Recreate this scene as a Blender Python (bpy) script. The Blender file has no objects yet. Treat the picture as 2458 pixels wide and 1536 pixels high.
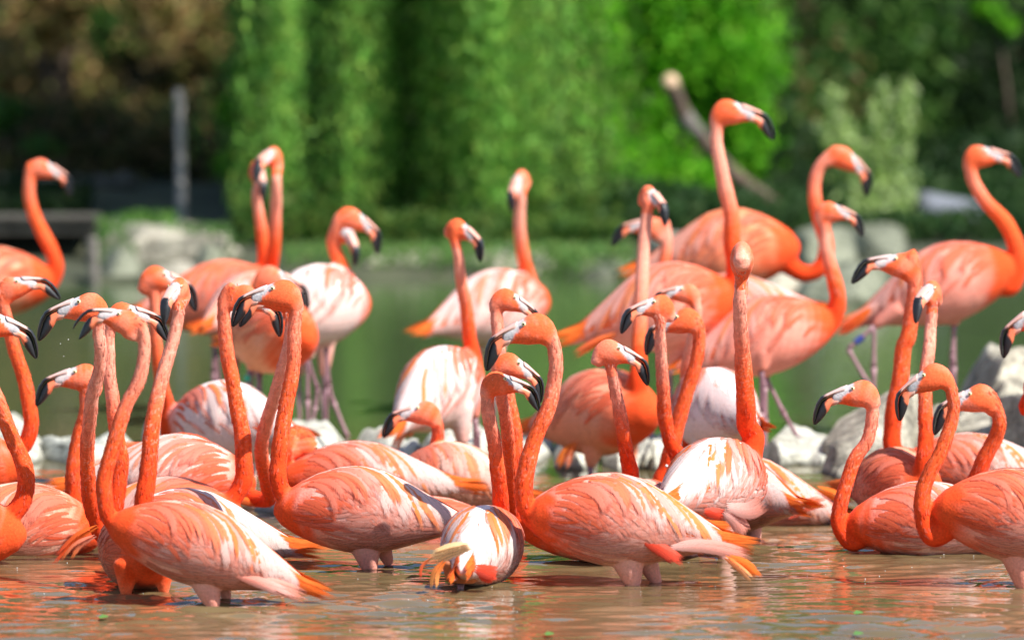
import bpy, bmesh, math, random
import numpy as np
from mathutils import Vector, Matrix

# ------------------------------------------------------------------ camera, light, exposure
S = bpy.context.scene
COL = S.collection
F_PX, CAM_H, TILT = 20000.0, 2.08, 0.0704
cd = bpy.data.cameras.new("camera"); cam = bpy.data.objects.new("camera", cd); COL.objects.link(cam)
cd.sensor_width = 36.0; cd.lens = F_PX / 2458 * 36.0
cd.clip_start = 0.5; cd.clip_end = 3000
cam.location = (0, 0, CAM_H); cam.rotation_euler = (math.pi / 2 - TILT, 0, 0)
cd.dof.use_dof = True; cd.dof.focus_distance = 20.75; cd.dof.aperture_fstop = 3.05
S.camera = cam

SUN_DIR = Vector((0.54, -0.38, 0.76)).normalized()      # towards the sun
SUN_EL = math.asin(SUN_DIR.z); SUN_AZ = math.atan2(SUN_DIR.x, SUN_DIR.y)
W = bpy.data.worlds.new("World"); S.world = W; W.use_nodes = True
nt = W.node_tree; nt.nodes.clear()
sky = nt.nodes.new("ShaderNodeTexSky"); sky.sky_type = 'NISHITA'; sky.sun_disc = False
sky.dust_density = 0.3; sky.sun_elevation = SUN_EL; sky.sun_rotation = SUN_AZ
bg = nt.nodes.new("ShaderNodeBackground"); bg.inputs[1].default_value = 0.10
wo = nt.nodes.new("ShaderNodeOutputWorld")
nt.links.new(sky.outputs[0], bg.inputs[0]); nt.links.new(bg.outputs[0], wo.inputs[0])
sl = bpy.data.lights.new("sun", 'SUN'); sl.energy = 4.5; sl.angle = math.radians(0.5); sl.color = (1.0, 0.955, 0.88)
sun = bpy.data.objects.new("sun", sl); COL.objects.link(sun)
sun.rotation_euler = SUN_DIR.to_track_quat('Z', 'Y').to_euler()
S.view_settings.view_transform = 'Standard'; S.view_settings.look = 'None'
S.view_settings.gamma = 1; S.view_settings.use_curve_mapping = False
S.view_settings.exposure = 0.97
S.render.engine = 'CYCLES'
S.cycles.use_denoising = True
S.cycles.transparent_max_bounces = 24; S.cycles.max_bounces = 8; S.cycles.diffuse_bounces = 3; S.cycles.glossy_bounces = 4; S.cycles.transmission_bounces = 3
S.cycles.caustics_reflective = False; S.cycles.caustics_refractive = False

# ------------------------------------------------------------------ helpers
CF = np.array([0, math.cos(TILT), -math.sin(TILT)]); CU = np.array([0, math.sin(TILT), math.cos(TILT)]); CR = np.array([1.0, 0, 0])
CAMP = np.array([0, 0, CAM_H])
def at(u, v, D):
    """the point of the place at depth D (metres north of the camera) seen at photo position u, v"""
    d = CF + CR * (u - 1229) / F_PX + CU * (768 - v) / F_PX
    return CAMP + d * (D / d[1])
def ground_y(v):
    d = CF + CU * (768 - v) / F_PX
    return -CAM_H / d[2] * d[1]
def nrm(a):
    a = np.asarray(a, float); return a / (np.linalg.norm(a) + 1e-12)
def sstep(a, b, x):
    t = np.clip((x - a) / (b - a), 0, 1); return t * t * (3 - 2 * t)
def lerp(a, b, t):
    return a + (b - a) * t

def mesh_obj(name, V, Fc, mat, parent=None, col=None, uv=None, smooth=True, kind=None):
    me = bpy.data.meshes.new(name)
    me.from_pydata(np.asarray(V, float).tolist(), [], Fc)
    if smooth: me.polygons.foreach_set("use_smooth", [True] * len(me.polygons))
    if col is not None:
        a = me.color_attributes.new("Col", 'FLOAT_COLOR', 'POINT')
        c = np.ones((len(V), 4)); c[:, :3] = np.asarray(col)[:, :3]
        a.data.foreach_set("color", c.ravel())
    if uv is not None:
        l = me.uv_layers.new(name="UVMap")
        li = np.empty(len(me.loops), int); me.loops.foreach_get("vertex_index", li)
        l.data.foreach_set("uv", np.asarray(uv)[li].ravel())
    me.materials.append(mat)
    o = bpy.data.objects.new(name, me); COL.objects.link(o)
    if parent is not None: o.parent = parent
    if kind: o["kind"] = kind
    return o
def empty(name, loc, label, cat, group=None):
    o = bpy.data.objects.new(name, None); COL.objects.link(o); o.location = loc
    o.empty_display_size = 0.05
    tag(o, label, cat, group); return o
def tag(o, label, cat, group=None):
    o["label"] = label; o["category"] = cat
    if group: o["group"] = group
    return o
def rebase(root):
    """children are built in world space; keep them there under a root that stands at its base"""
    inv = Matrix.Translation(-Vector(root.location))
    for c in root.children: c.matrix_parent_inverse = inv

class MB:
    def __init__(s): s.V = []; s.F = []; s.C = []; s.U = []
    def add(s, V, F, C, U=None):
        n = len(s.V); s.V.extend(V); s.F.extend([tuple(i + n for i in f) for f in F])
        s.C.extend(C if hasattr(C[0], '__len__') else [C] * len(V))
        s.U.extend(U if U is not None else [(0, 0)] * len(V))
    def obj(s, name, mat, parent=None, kind=None, smooth=True):
        return mesh_obj(name, s.V, s.F, mat, parent, s.C, s.U, smooth, kind)

def tube(P, R, n=12, cap=True, up=None, R2=None):
    """closed tube through points P; R radius, R2 second radius"""
    P = np.asarray(P, float); m = len(P)
    R = np.broadcast_to(np.asarray(R, float), (m,)); R2 = R if R2 is None else np.broadcast_to(np.asarray(R2, float), (m,))
    T = np.gradient(P, axis=0); T /= np.linalg.norm(T, axis=1)[:, None] + 1e-12
    a = np.array([0, 1.0, 0]) if up is None else np.asarray(up, float)
    V = []; F = []
    for i in range(m):
        if abs(np.dot(a, T[i])) > .95: a = np.array([1.0, 0, 0]) if abs(T[i][0]) < .8 else np.array([0, 0, 1.0])
        e1 = nrm(a - T[i] * np.dot(a, T[i])); e2 = np.cross(T[i], e1); a = e1
        for k in range(n):
            th = 2 * math.pi * k / n
            V.append(P[i] + e1 * math.cos(th) * R2[i] + e2 * math.sin(th) * R[i])
    for i in range(m - 1):
        for k in range(n):
            k2 = (k + 1) % n
            F.append((i * n + k, i * n + k2, (i + 1) * n + k2, (i + 1) * n + k))
    if cap:
        F.append(tuple(range(n - 1, -1, -1))); F.append(tuple((m - 1) * n + k for k in range(n)))
    return V, F
def spline(P, n):
    """centripetal-ish Catmull-Rom through P, n samples evenly along the length"""
    P = np.asarray(P, float)
    Q = np.vstack([2 * P[0] - P[1], P, 2 * P[-1] - P[-2]]); out = []
    for i in range(1, len(Q) - 2):
        p0, p1, p2, p3 = Q[i - 1], Q[i], Q[i + 1], Q[i + 2]
        for t in np.linspace(0, 1, 14, endpoint=False):
            out.append(.5 * ((2 * p1) + (-p0 + p2) * t + (2 * p0 - 5 * p1 + 4 * p2 - p3) * t * t + (-p0 + 3 * p1 - 3 * p2 + p3) * t ** 3))
    out.append(Q[-2]); out = np.array(out)
    d = np.r_[0, np.cumsum(np.linalg.norm(np.diff(out, axis=0), axis=1))]
    s = np.linspace(0, d[-1], n)
    return np.stack([np.interp(s, d, out[:, k]) for k in range(out.shape[1])], 1)

# ------------------------------------------------------------------ materials
def new_mat(name):
    m = bpy.data.materials.new(name); m.use_nodes = True
    n = m.node_tree; b = n.nodes["Principled BSDF"]; return m, n, b
def N(n, t, **k):
    x = n.nodes.new(t)
    for a, v in k.items(): setattr(x, a, v)
    return x
def feather_like(name, kind, rough=.75, bump=.25, sheen=.04, trans=0, lo=.82, hi=1.12, scale=60):
    m, n, b = new_mat(name); L = n.links.new
    vc = N(n, "ShaderNodeVertexColor", layer_name="Col")
    if kind == 'uv':
        tc = N(n, "ShaderNodeTexCoord"); mp = N(n, "ShaderNodeMapping"); mp.inputs['Scale'].default_value = (20, 1.6, 1)
        L(tc.outputs['UV'], mp.inputs[0]); src = mp.outputs[0]; sc = 1.0
    else:
        tc = N(n, "ShaderNodeTexCoord"); src = tc.outputs['Object']; sc = scale
    nz = N(n, "ShaderNodeTexNoise"); nz.inputs['Scale'].default_value = sc if kind != 'uv' else 1.6; nz.inputs['Detail'].default_value = 4
    L(src, nz.inputs['Vector'])
    mr = N(n, "ShaderNodeMapRange"); mr.inputs['From Min'].default_value = .3; mr.inputs['From Max'].default_value = .7
    mr.inputs['To Min'].default_value = lo; mr.inputs['To Max'].default_value = hi
    L(nz.outputs[0], mr.inputs[0])
    mx = N(n, "ShaderNodeVectorMath", operation='SCALE'); L(vc.outputs[0], mx.inputs[0]); L(mr.outputs[0], mx.inputs['Scale'])
    L(mx.outputs[0], b.inputs['Base Color'])
    bp = N(n, "ShaderNodeBump"); bp.inputs['Strength'].default_value = bump; bp.inputs['Distance'].default_value = .002
    L(nz.outputs[0], bp.inputs['Height']); L(bp.outputs[0], b.inputs['Normal'])
    b.inputs['Roughness'].default_value = rough
    b.inputs['Specular IOR Level'].default_value = .5 if kind != 'uv' and not sheen else .15
    b.inputs['Sheen Weight'].default_value = sheen; b.inputs['Sheen Roughness'].default_value = .4
    if kind == 'obj' and sheen:
        b.inputs['Subsurface Weight'].default_value = .12; b.inputs['Subsurface Radius'].default_value = (1, .28, .12); b.inputs['Subsurface Scale'].default_value = .012
    if trans:
        tr = N(n, "ShaderNodeBsdfTranslucent"); L(mx.outputs[0], tr.inputs[0]); ms = N(n, "ShaderNodeMixShader"); ms.inputs[0].default_value = trans
        L(b.outputs[0], ms.inputs[1]); L(tr.outputs[0], ms.inputs[2])
        sx = N(n, "ShaderNodeSeparateXYZ"); L(tc.outputs['UV'], sx.inputs[0])
        def mth(op, *v):
            q = N(n, "ShaderNodeMath", operation=op)
            for j, w_ in enumerate(v):
                if isinstance(w_, (int, float)): q.inputs[j].default_value = w_
                else: L(w_, q.inputs[j])
            return q.outputs[0]
        # barbs: slanted fine streaks that break up the rim of the vane
        au = mth('ABSOLUTE', mth('SUBTRACT', sx.outputs['X'], .5)); rim = mth('MULTIPLY', mth('SUBTRACT', .5, au), 3.2)
        tipd = mth('MULTIPLY', mth('SUBTRACT', 1.0, sx.outputs['Y']), 4.0)
        edge = mth('MINIMUM', rim, tipd)
        cb = N(n, "ShaderNodeCombineXYZ"); L(mth('MULTIPLY', mth('SUBTRACT', sx.outputs['Y'], mth('MULTIPLY', au, .35)), 46.0), cb.inputs[0]); L(mth('MULTIPLY', sx.outputs['X'], 3.0), cb.inputs[1])
        oi = N(n, "ShaderNodeTexCoord"); va = N(n, "ShaderNodeVectorMath", operation='ADD'); L(cb.outputs[0], va.inputs[0])
        vs = N(n, "ShaderNodeVectorMath", operation='SCALE'); L(oi.outputs['Object'], vs.inputs[0]); vs.inputs['Scale'].default_value = 9.0; L(vs.outputs[0], va.inputs[1])
        bn = N(n, "ShaderNodeTexNoise"); bn.inputs['Scale'].default_value = 1.0; bn.inputs['Detail'].default_value = 2; L(va.outputs[0], bn.inputs['Vector'])
        al = mth('MULTIPLY_ADD', mth('SUBTRACT', bn.outputs[0], .62), 2.6, mth('MULTIPLY', edge, 1.5))
        al = mth('MINIMUM', mth('MAXIMUM', al, 0.0), 1.0)
        tp = N(n, "ShaderNodeBsdfTransparent"); m3 = N(n, "ShaderNodeMixShader"); L(al, m3.inputs[0]); L(tp.outputs[0], m3.inputs[1]); L(ms.outputs[0], m3.inputs[2])
        L(m3.outputs[0], n.nodes["Material Output"].inputs[0])
    return m
M_BODY = feather_like("down_plumage", 'obj', scale=170, bump=.6, rough=.9)
M_FEA = feather_like("feather_vane", 'uv', bump=.3, lo=.84, hi=1.10, trans=.28)
M_BILL = feather_like("horn_bill", 'obj', rough=.45, bump=.08, sheen=0, lo=.9, hi=1.06, scale=90)
M_LEG = feather_like("scaly_leg", 'obj', rough=.5, bump=.3, sheen=0, lo=.75, hi=1.15, scale=200)
def plain(name, c, rough=.6, noise=0, scale=20, bump=0, spec=.5):
    m, n, b = new_mat(name); b.inputs['Roughness'].default_value = rough; b.inputs['Base Color'].default_value = (*c, 1)
    b.inputs['Specular IOR Level'].default_value = spec
    if noise or bump:
        L = n.links.new
        tc = N(n, "ShaderNodeTexCoord"); nz = N(n, "ShaderNodeTexNoise"); nz.inputs['Scale'].default_value = scale; nz.inputs['Detail'].default_value = 7
        L(tc.outputs['Object'], nz.inputs['Vector'])
        cr = N(n, "ShaderNodeValToRGB"); cr.color_ramp.elements[0].position = .3; cr.color_ramp.elements[1].position = .72
        cr.color_ramp.elements[0].color = (*[x * (1 - noise) for x in c], 1); cr.color_ramp.elements[1].color = (*[min(1, x * (1 + noise)) for x in c], 1)
        L(nz.outputs[0], cr.inputs[0]); L(cr.outputs[0], b.inputs['Base Color'])
        if bump:
            bp = N(n, "ShaderNodeBump"); bp.inputs['Strength'].default_value = bump; bp.inputs['Distance'].default_value = .03
            L(nz.outputs[0], bp.inputs['Height']); L(bp.outputs[0], b.inputs['Normal'])
    return m
M_EYE = plain("eye_iris", (.75, .68, .38), .25); M_PUP = plain("eye_pupil", (.01, .01, .01), .15)
M_BAND = plain("leg_band_blue", (.04, .06, .26), .5); M_BANDG = plain("leg_band_green", (.03, .35, .2), .4)

# leaves: vertex colour with a little light passing through
def leaf_mat(name, trans=.55):
    m, n, b = new_mat(name); L = n.links.new
    vc = N(n, "ShaderNodeVertexColor", layer_name="Col"); L(vc.outputs[0], b.inputs['Base Color'])
    b.inputs['Roughness'].default_value = .6; b.inputs['Specular IOR Level'].default_value = .2
    tr = N(n, "ShaderNodeBsdfTranslucent"); L(vc.outputs[0], tr.inputs[0])
    mx = N(n, "ShaderNodeMixShader"); mx.inputs[0].default_value = trans
    L(b.outputs[0], mx.inputs[1]); L(tr.outputs[0], mx.inputs[2]); L(mx.outputs[0], n.nodes["Material Output"].inputs[0])
    return m
M_LEAF = leaf_mat("leaves")
M_BARK = plain("bark", (.085, .06, .042), .9, .45, 14, .5)
M_GREYWOOD = plain("weathered_wood", (.16, .14, .12), .85, .35, 18, .4)
M_LOGWOOD = plain("bleached_log", (.13, .14, .165), .8, .4, 9, .5)
M_CUT = plain("fresh_cut_wood", (.62, .42, .27), .8, .15, 40, .1)
M_DARKWOOD = plain("dark_boards", (.045, .04, .036), .9, .4, 10, .3)

# rock
def rock_mat(name, a, b_, moss):
    m, n, b = new_mat(name); L = n.links.new
    tc = N(n, "ShaderNodeTexCoord")
    n1 = N(n, "ShaderNodeTexNoise"); n1.inputs['Scale'].default_value = 9; n1.inputs['Detail'].default_value = 9; n1.inputs['Roughness'].default_value = .65
    n2 = N(n, "ShaderNodeTexNoise"); n2.inputs['Scale'].default_value = 45; n2.inputs['Detail'].default_value = 5
    for q in (n1, n2): L(tc.outputs['Object'], q.inputs['Vector'])
    cr = N(n, "ShaderNodeValToRGB"); e = cr.color_ramp.elements
    e[0].position = .32; e[0].color = (*a, 1); e[1].position = .62; e[1].color = (*b_, 1)
    L(n1.outputs[0], cr.inputs[0])
    cr2 = N(n, "ShaderNodeValToRGB"); e = cr2.color_ramp.elements
    e[0].position = .35; e[0].color = (.6, .6, .6, 1); e[1].position = .65; e[1].color = (1.12, 1.12, 1.1, 1)
    L(n2.outputs[0], cr2.inputs[0])
    mu = N(n, "ShaderNodeMix", data_type='RGBA', blend_type='MULTIPLY'); mu.inputs[0].default_value = 1
    L(cr.outputs[0], mu.inputs[6]); L(cr2.outputs[0], mu.inputs[7])
    # wet, weedy band near the water
    sp = N(n, "ShaderNodeSeparateXYZ"); ge = N(n, "ShaderNodeNewGeometry"); L(ge.outputs['Position'], sp.inputs[0])
    ad = N(n, "ShaderNodeMath", operation='MULTIPLY_ADD'); L(n1.outputs[0], ad.inputs[0]); ad.inputs[1].default_value = -.018; L(sp.outputs['Z'], ad.inputs[2])
    mr = N(n, "ShaderNodeMapRange"); mr.inputs['From Min'].default_value = -.012; mr.inputs['From Max'].default_value = .008
    mr.inputs['To Min'].default_value = 1; mr.inputs['To Max'].default_value = 0
    L(ad.outputs[0], mr.inputs[0])
    m2 = N(n, "ShaderNodeMix", data_type='RGBA'); L(mr.outputs[0], m2.inputs[0]); L(mu.outputs[2], m2.inputs[6]); m2.inputs[7].default_value = (*moss, 1)
    L(m2.outputs[2], b.inputs['Base Color']); b.inputs['Roughness'].default_value = .85
    bp = N(n, "ShaderNodeBump"); bp.inputs['Strength'].default_value = .9; bp.inputs['Distance'].default_value = .035
    L(n1.outputs[0], bp.inputs['Height']); L(bp.outputs[0], b.inputs['Normal'])
    return m
M_ROCK = rock_mat("grey_rock", (.11, .095, .068), (.58, .53, .42), (.03, .028, .018))
M_PALEROCK = rock_mat("pale_stone", (.30, .29, .23), (.66, .65, .56), (.045, .045, .03))

# water
def water_mat():
    m, n, b = new_mat("pond_water"); L = n.links.new
    b.inputs['Base Color'].default_value = (.115, .085, .035, 1); b.inputs['Roughness'].default_value = .015; b.inputs['IOR'].default_value = 1.333
    b.inputs['Specular IOR Level'].default_value = .5
    tc = N(n, "ShaderNodeTexCoord"); nz = N(n, "ShaderNodeTexNoise"); nz.inputs['Scale'].default_value = 2.2; nz.inputs['Detail'].default_value = 3
    L(tc.outputs['Object'], nz.inputs['Vector'])
    cr = N(n, "ShaderNodeValToRGB"); e = cr.color_ramp.elements
    e[0].position = .35; e[0].color = (.11, .080, .036, 1); e[1].position = .65; e[1].color = (.16, .112, .054, 1)
    L(nz.outputs[0], cr.inputs[0])
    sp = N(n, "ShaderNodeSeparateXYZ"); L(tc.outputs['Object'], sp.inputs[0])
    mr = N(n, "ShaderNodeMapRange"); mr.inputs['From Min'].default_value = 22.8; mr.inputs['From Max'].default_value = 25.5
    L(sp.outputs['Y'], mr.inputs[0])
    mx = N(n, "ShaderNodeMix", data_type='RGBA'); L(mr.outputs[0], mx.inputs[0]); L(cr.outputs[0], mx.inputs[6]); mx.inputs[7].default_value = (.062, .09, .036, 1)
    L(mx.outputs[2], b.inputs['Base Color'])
    n2 = N(n, "ShaderNodeTexNoise"); n2.inputs['Scale'].default_value = 30; n2.inputs['Detail'].default_value = 3
    L(tc.outputs['Object'], n2.inputs['Vector'])
    bp = N(n, "ShaderNodeBump"); bp.inputs['Strength'].default_value = .10; bp.inputs['Distance'].default_value = .01
    L(n2.outputs[0], bp.inputs['Height']); L(bp.outputs[0], b.inputs['Normal'])
    return m
M_WATER = water_mat()
M_SOIL = plain("bank_soil", (.045, .05, .024), .95, .5, 3, .4)

# ------------------------------------------------------------------ ground and water
def grid_mesh(name, xs, ys, zf, mat):
    X, Y = np.meshgrid(xs, ys); Z = zf(X, Y)
    V = np.stack([X.ravel(), Y.ravel(), Z.ravel()], 1)
    nx, ny = len(xs), len(ys)
    i = (np.arange(ny - 1)[:, None] * nx + np.arange(nx - 1)[None]).ravel()
    Fq = np.stack([i, i + 1, i + nx + 1, i + nx], 1)
    me = bpy.data.meshes.new(name)
    me.vertices.add(len(V)); me.vertices.foreach_set("co", V.ravel())
    me.loops.add(Fq.size); me.loops.foreach_set("vertex_index", Fq.ravel())
    me.polygons.add(len(Fq)); me.polygons.foreach_set("loop_start", np.arange(0, Fq.size, 4))
    me.polygons.foreach_set("use_smooth", [True] * len(Fq)); me.update(calc_edges=True); me.validate()
    me.materials.append(mat)
    o = bpy.data.objects.new(name, me); COL.objects.link(o); o["kind"] = "structure"; return o
rng = np.random.default_rng(4)
SHORE = 31.6
def shore(x): return SHORE + .25 * np.sin(x * 1.7 + 1) + .12 * np.sin(x * 4.1)
def ground_z(X, Y):
    d = Y - shore(X)
    z = np.where(d < 0, -.06 + d * .25, .02 + d * .10)
    z = np.clip(z, -.6, None); z = np.minimum(z, .02 + .07 * (1 - np.exp(-np.clip(d, 0, None) * .8)) + np.clip(d - 9, 0, None) * .05)
    edge = np.abs(X) - 30
    z = np.where((edge > 0) & (Y < 32), np.maximum(z, np.minimum(.3, edge * .05)), z)
    z = np.where(Y < 6, np.maximum(z, np.minimum(.3, (6 - Y) * .08)), z)
    return z + .02 * np.sin(X * 3.1) * np.sin(Y * 2.3)
xs = np.r_[-600, -200, -80, np.arange(-40, -6, 2), np.arange(-6, 6.01, .15), np.arange(8, 41, 2), 80, 200, 600]
ys = np.r_[-300, -60, -10, 0, 4, 6, 10, 15, 20, 25, np.arange(28, 42, .15), np.arange(42, 60, 1), 80, 120, 200, 400, 900]
grid_mesh("ground", xs, ys, ground_z, M_SOIL)

waves = []
for k in range(60):
    lam = math.exp(rng.uniform(math.log(.045), math.log(.20 if k % 6 else .40)))
    th = rng.normal(math.pi / 2, .36); slope = rng.uniform(.35, 1) * (.034 if lam < .2 else .014)
    kk = 2 * math.pi / lam; waves.append((kk * math.cos(th), kk * math.sin(th), slope / kk, rng.uniform(0, 6.28)))
RINGS = [(at(u, v, ground_y(v))[0], ground_y(v), .0022) for u, v in [(514, 1456), (545, 1436), (302, 1432), (394, 1428), (888, 1370), (935, 1352), (1522, 1408), (1580, 1400), (2460, 1412), (1160, 1405), (1050, 1400), (2050, 1325), (2250, 1330), (180, 1345), (60, 1345), (1790, 1290), (1700, 1290), (1836, 1388), (760, 1440), (1416, 1160), (1112, 1120)]]
def water_z(X, Y):
    Z = np.zeros_like(X); warp = .05 * np.sin(X * 2.1 + Y * 1.3) + .04 * np.sin(X * 5.3 - Y * 2.2)
    for a, b, A, p in waves: Z += A * np.sin(a * X + b * (Y + warp) + p)
    for rx_, ry_, ra_ in RINGS:
        r = np.hypot(X - rx_, Y - ry_); Z += ra_ * np.sin(r * 105) * np.exp(-r / .16) * np.clip(r / .03, 0, 1)
    patch = .65 + .45 * np.sin(X * 2.3 + Y * 1.1) * np.sin(Y * 2.9 - X * .7)
    env = np.where(Y < 22.8, 1.0, np.clip(1 - (Y - 22.8) / 1.2, .22, 1)) * patch
    env = env * np.clip((36 - Y) / 3, 0, 1)
    return Z * env
xs = np.r_[-60, -30, -15, -8, -5, -3.5, -2.6, np.arange(-2.1, 2.101, .019), 2.6, 3.5, 5, 8, 15, 30, 60]
ys = np.r_[5.9, 10, 14, 16, 17.5, np.arange(18.4, 23.4, .0085), np.arange(23.4, 33.5, .04), 36, 40]
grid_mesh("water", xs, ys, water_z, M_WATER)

# ------------------------------------------------------------------ stones and rocks
M_FAR = rock_mat("bank_rock", (.11, .12, .075), (.27, .28, .20), (.05, .055, .03))
def rock(name, label, u0, v0, u1, v1, D, depth=.16, seed=0, mat=None, group=None, flat=0, tilt=0.0, base=-.25):
    """a boulder whose visible outline spans u0..u1, v0 (top)..v1 (waterline) at depth D"""
    R = np.random.default_rng(seed); a = at(u0, v1, D); b = at(u1, v0, D)
    cx, w = (a[0] + b[0]) / 2, abs(b[0] - a[0]) / 2 * (1.10 if flat else 1.12); top = b[2] + .012; bot = min(base, a[2] - .05)
    bm = bmesh.new(); bmesh.ops.create_cube(bm, size=2); bmesh.ops.subdivide_edges(bm, edges=bm.edges[:], cuts=13, use_grid_fill=True)
    ph = R.uniform(0, 6, (10, 3)); fr = R.normal(size=(10, 3)) * np.linspace(1.2, 9, 10)[:, None]
    planes = [(nrm(R.normal(size=3) * [1, 1, .8]), R.uniform(.80, 1.02) + (.14 if flat else 0)) for _ in range(15)]
    for v in bm.verts:
        c = np.array(v.co); r = np.linalg.norm(c); p = c / (np.sum(np.abs(c) ** (9 if flat else 5)) ** (1 / (9 if flat else 5))) * 1.0
        d = sum(math.sin(fr[k] @ p + ph[k, 0]) / (1 + .6 * k) for k in range(10)) * .15
        d = round(d * 9) / 9 * .5 + d * .5
        p = p * (1 + d * .8)
        for pn, pd in planes: p = p - pn * max(0, pn @ p - pd)
        z = (p[2] + 1) / 2
        x = p[0] * w * .95; y = p[1] * depth; zz = bot + (top - bot) * z + tilt * p[0] * (z > .4) * (top - a[2])
        v.co = (cx + x, D + y, zz)
    bmesh.ops.recalc_face_normals(bm, faces=bm.faces)
    me = bpy.data.meshes.new(name); bm.to_mesh(me); bm.free()
    ctr = Vector((cx, D, max(bot, 0))); me.transform(Matrix.Translation(-ctr))
    me.polygons.foreach_set("use_smooth", [True] * len(me.polygons)); me.materials.append(mat or M_ROCK)
    o = bpy.data.objects.new(name, me); COL.objects.link(o); o.location = ctr
    return tag(o, label, "rock" if name == "rock" else "stone", group)
GS = "pale stones of the low ledge across the pond"
for k, (u0, v0, u1, v1, D, lb) in enumerate([
    (-60, 1046, 120, 1150, 24.0, "pale flat ledge stone at the far left edge"),
    (110, 1050, 330, 1150, 23.95, "pale flat ledge stone seen between the leftmost orange necks"),
    (320, 1053, 500, 1140, 24.0, "pale stone of the ledge behind the orange curled neck"),
    (490, 1051, 690, 1180, 24.0, "pale ledge stone behind the crossed left necks"),
    (680, 1048, 850, 1150, 23.95, "broad pale ledge stone under the pair of thin pink legs"),
    (840, 1051, 1010, 1150, 24.0, "pale stone behind the small flamingo's bill, left of the centre"),
    (1000, 1053, 1190, 1140, 24.0, "pale ledge stone just left of the central necks"),
    (1180, 1050, 1330, 1140, 23.95, "pale stone glimpsed between the tall central necks"),
    (1320, 1052, 1440, 1128, 23.9, "pale sunlit stone at the breast on orange bird's left foot"),
    (1440, 1060, 1500, 1134, 23.8, "small grey stone between the breast on orange bird's legs"),
    (1500, 1050, 1610, 1132, 23.8, "rounded grey stone right of the breast on orange bird's legs"),
    (1610, 1051, 1820, 1140, 24.0, "pale stone hidden mostly behind the white rump at right"),
    (1815, 1048, 2030, 1120, 23.95, "pale flat stone beside the pink webbed foot"),
    (600, 1200, 740, 1240, 22.3, "low wet stone at the water under the crossed left necks")]):
    rock("stone", lb, u0, v0, u1, v1, D, .42 if D > 23 else .2, 30 + k, M_PALEROCK, GS, flat=1)
GR = "grey rocks heaped at the right bank"
for k, (u0, v0, u1, v1, D, dp, ti, lb) in enumerate([
    (1955, 985, 2170, 1130, 23.7, .22, .45, "slanted grey rock rising to the right behind the leftmost right neck"),
    (1985, 1075, 2170, 1135, 23.3, .15, 0, "dark wet rock at the waterline under the slanted one"),
    (2090, 940, 2240, 1080, 24.2, .25, 0, "beige rock standing between two upright orange necks"),
    (2290, 868, 2520, 1000, 24.9, .30, .15, "top long pale rock of the right heap, under the pink leg"),
    (2330, 915, 2520, 1010, 24.5, .22, 0, "grey layered rock below the top pale one"),
    (2255, 985, 2420, 1130, 24.1, .25, 0, "broad mottled rock inside the curve of the orange neck at right"),
    (2390, 975, 2540, 1120, 23.8, .25, 0, "pale grey rock at the right edge with a pink feather before it"),
    (2170, 1020, 2300, 1140, 24.0, .2, 0, "dark shaded rock in the gap left of the broad mottled rock")]):
    rock("rock", lb, u0, v0, u1, v1, D, dp, 60 + k, M_ROCK, GR, tilt=ti)
GF = "blurred rocks on the far bank"
for k, (u0, v0, u1, v1, D, dp, m, lb) in enumerate([
    (460, 600, 540, 680, 31.9, .3, M_FAR, "round whitish rock on the far left bank"),
    (255, 610, 350, 690, 31.8, .3, M_FAR, "pale broken rock by the thin stake on the left bank"),
    (215, 545, 560, 690, 32.6, .5, M_ROCK, "wide grey beige rock face behind the left bank"),
    (340, 640, 520, 700, 31.6, .25, M_ROCK, "low greenish rock at the left water edge"),
    (1880, 550, 2060, 660, 31.8, .4, M_FAR, "white boulder right of the curved orange neck"),
    (2040, 545, 2180, 660, 32.2, .4, M_FAR, "pale boulder under the light green plant"),
    (1900, 640, 2130, 770, 30.6, .35, M_FAR, "low pale rock at the far right water edge"),
    (1790, 655, 1930, 760, 30.9, .35, M_ROCK, "grey rock shelf behind the bending flamingo"),
    (1560, 560, 1680, 680, 32.3, .4, M_ROCK, "grey green rock behind the pink backs"),
    (1080, 600, 1330, 680, 32.1, .3, M_ROCK, "mossy stone edging under the willow, right half"),
    (820, 610, 1090, 685, 32.0, .3, M_ROCK, "mossy stone edging under the willow, left half"),
    (1330, 620, 1560, 690, 32.0, .3, M_FAR, "pale stone edging below the bright bush")]):
    rock("rock", lb, u0, v0, u1, v1, D, dp, 90 + k, m, GF, base=-.15)

# ------------------------------------------------------------------ trees and plants
def leaves(mb, P, size, cols, rs, droop=0.0, aspect=.35):
    """a leaf (two triangles, folded on the midrib) at every point"""
    P = np.asarray(P); n = len(P)
    d = rs.normal(size=(n, 3)); d[:, 2] -= droop; d /= np.linalg.norm(d, axis=1)[:, None]
    s = rs.normal(size=(n, 3)); s -= d * (s * d).sum(1)[:, None]; s /= np.linalg.norm(s, axis=1)[:, None]
    nn = np.cross(d, s); L = size * rs.uniform(.6, 1.3, n)[:, None]
    c = cols[rs.integers(0, len(cols), n)] * rs.uniform(.8, 1.2, n)[:, None]
    A = P - d * L * .5; Bq = P + d * L * .5; m1 = P + s * L * aspect * .5 + nn * L * .06; m2 = P - s * L * aspect * .5 + nn * L * .06
    V = np.stack([A, m1, Bq, m2], 1).reshape(-1, 3); k = np.arange(n) * 4
    mb.append((V, np.stack([k, k + 1, k + 2, k + 3], 1), np.repeat(c, 4, 0)))
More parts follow.
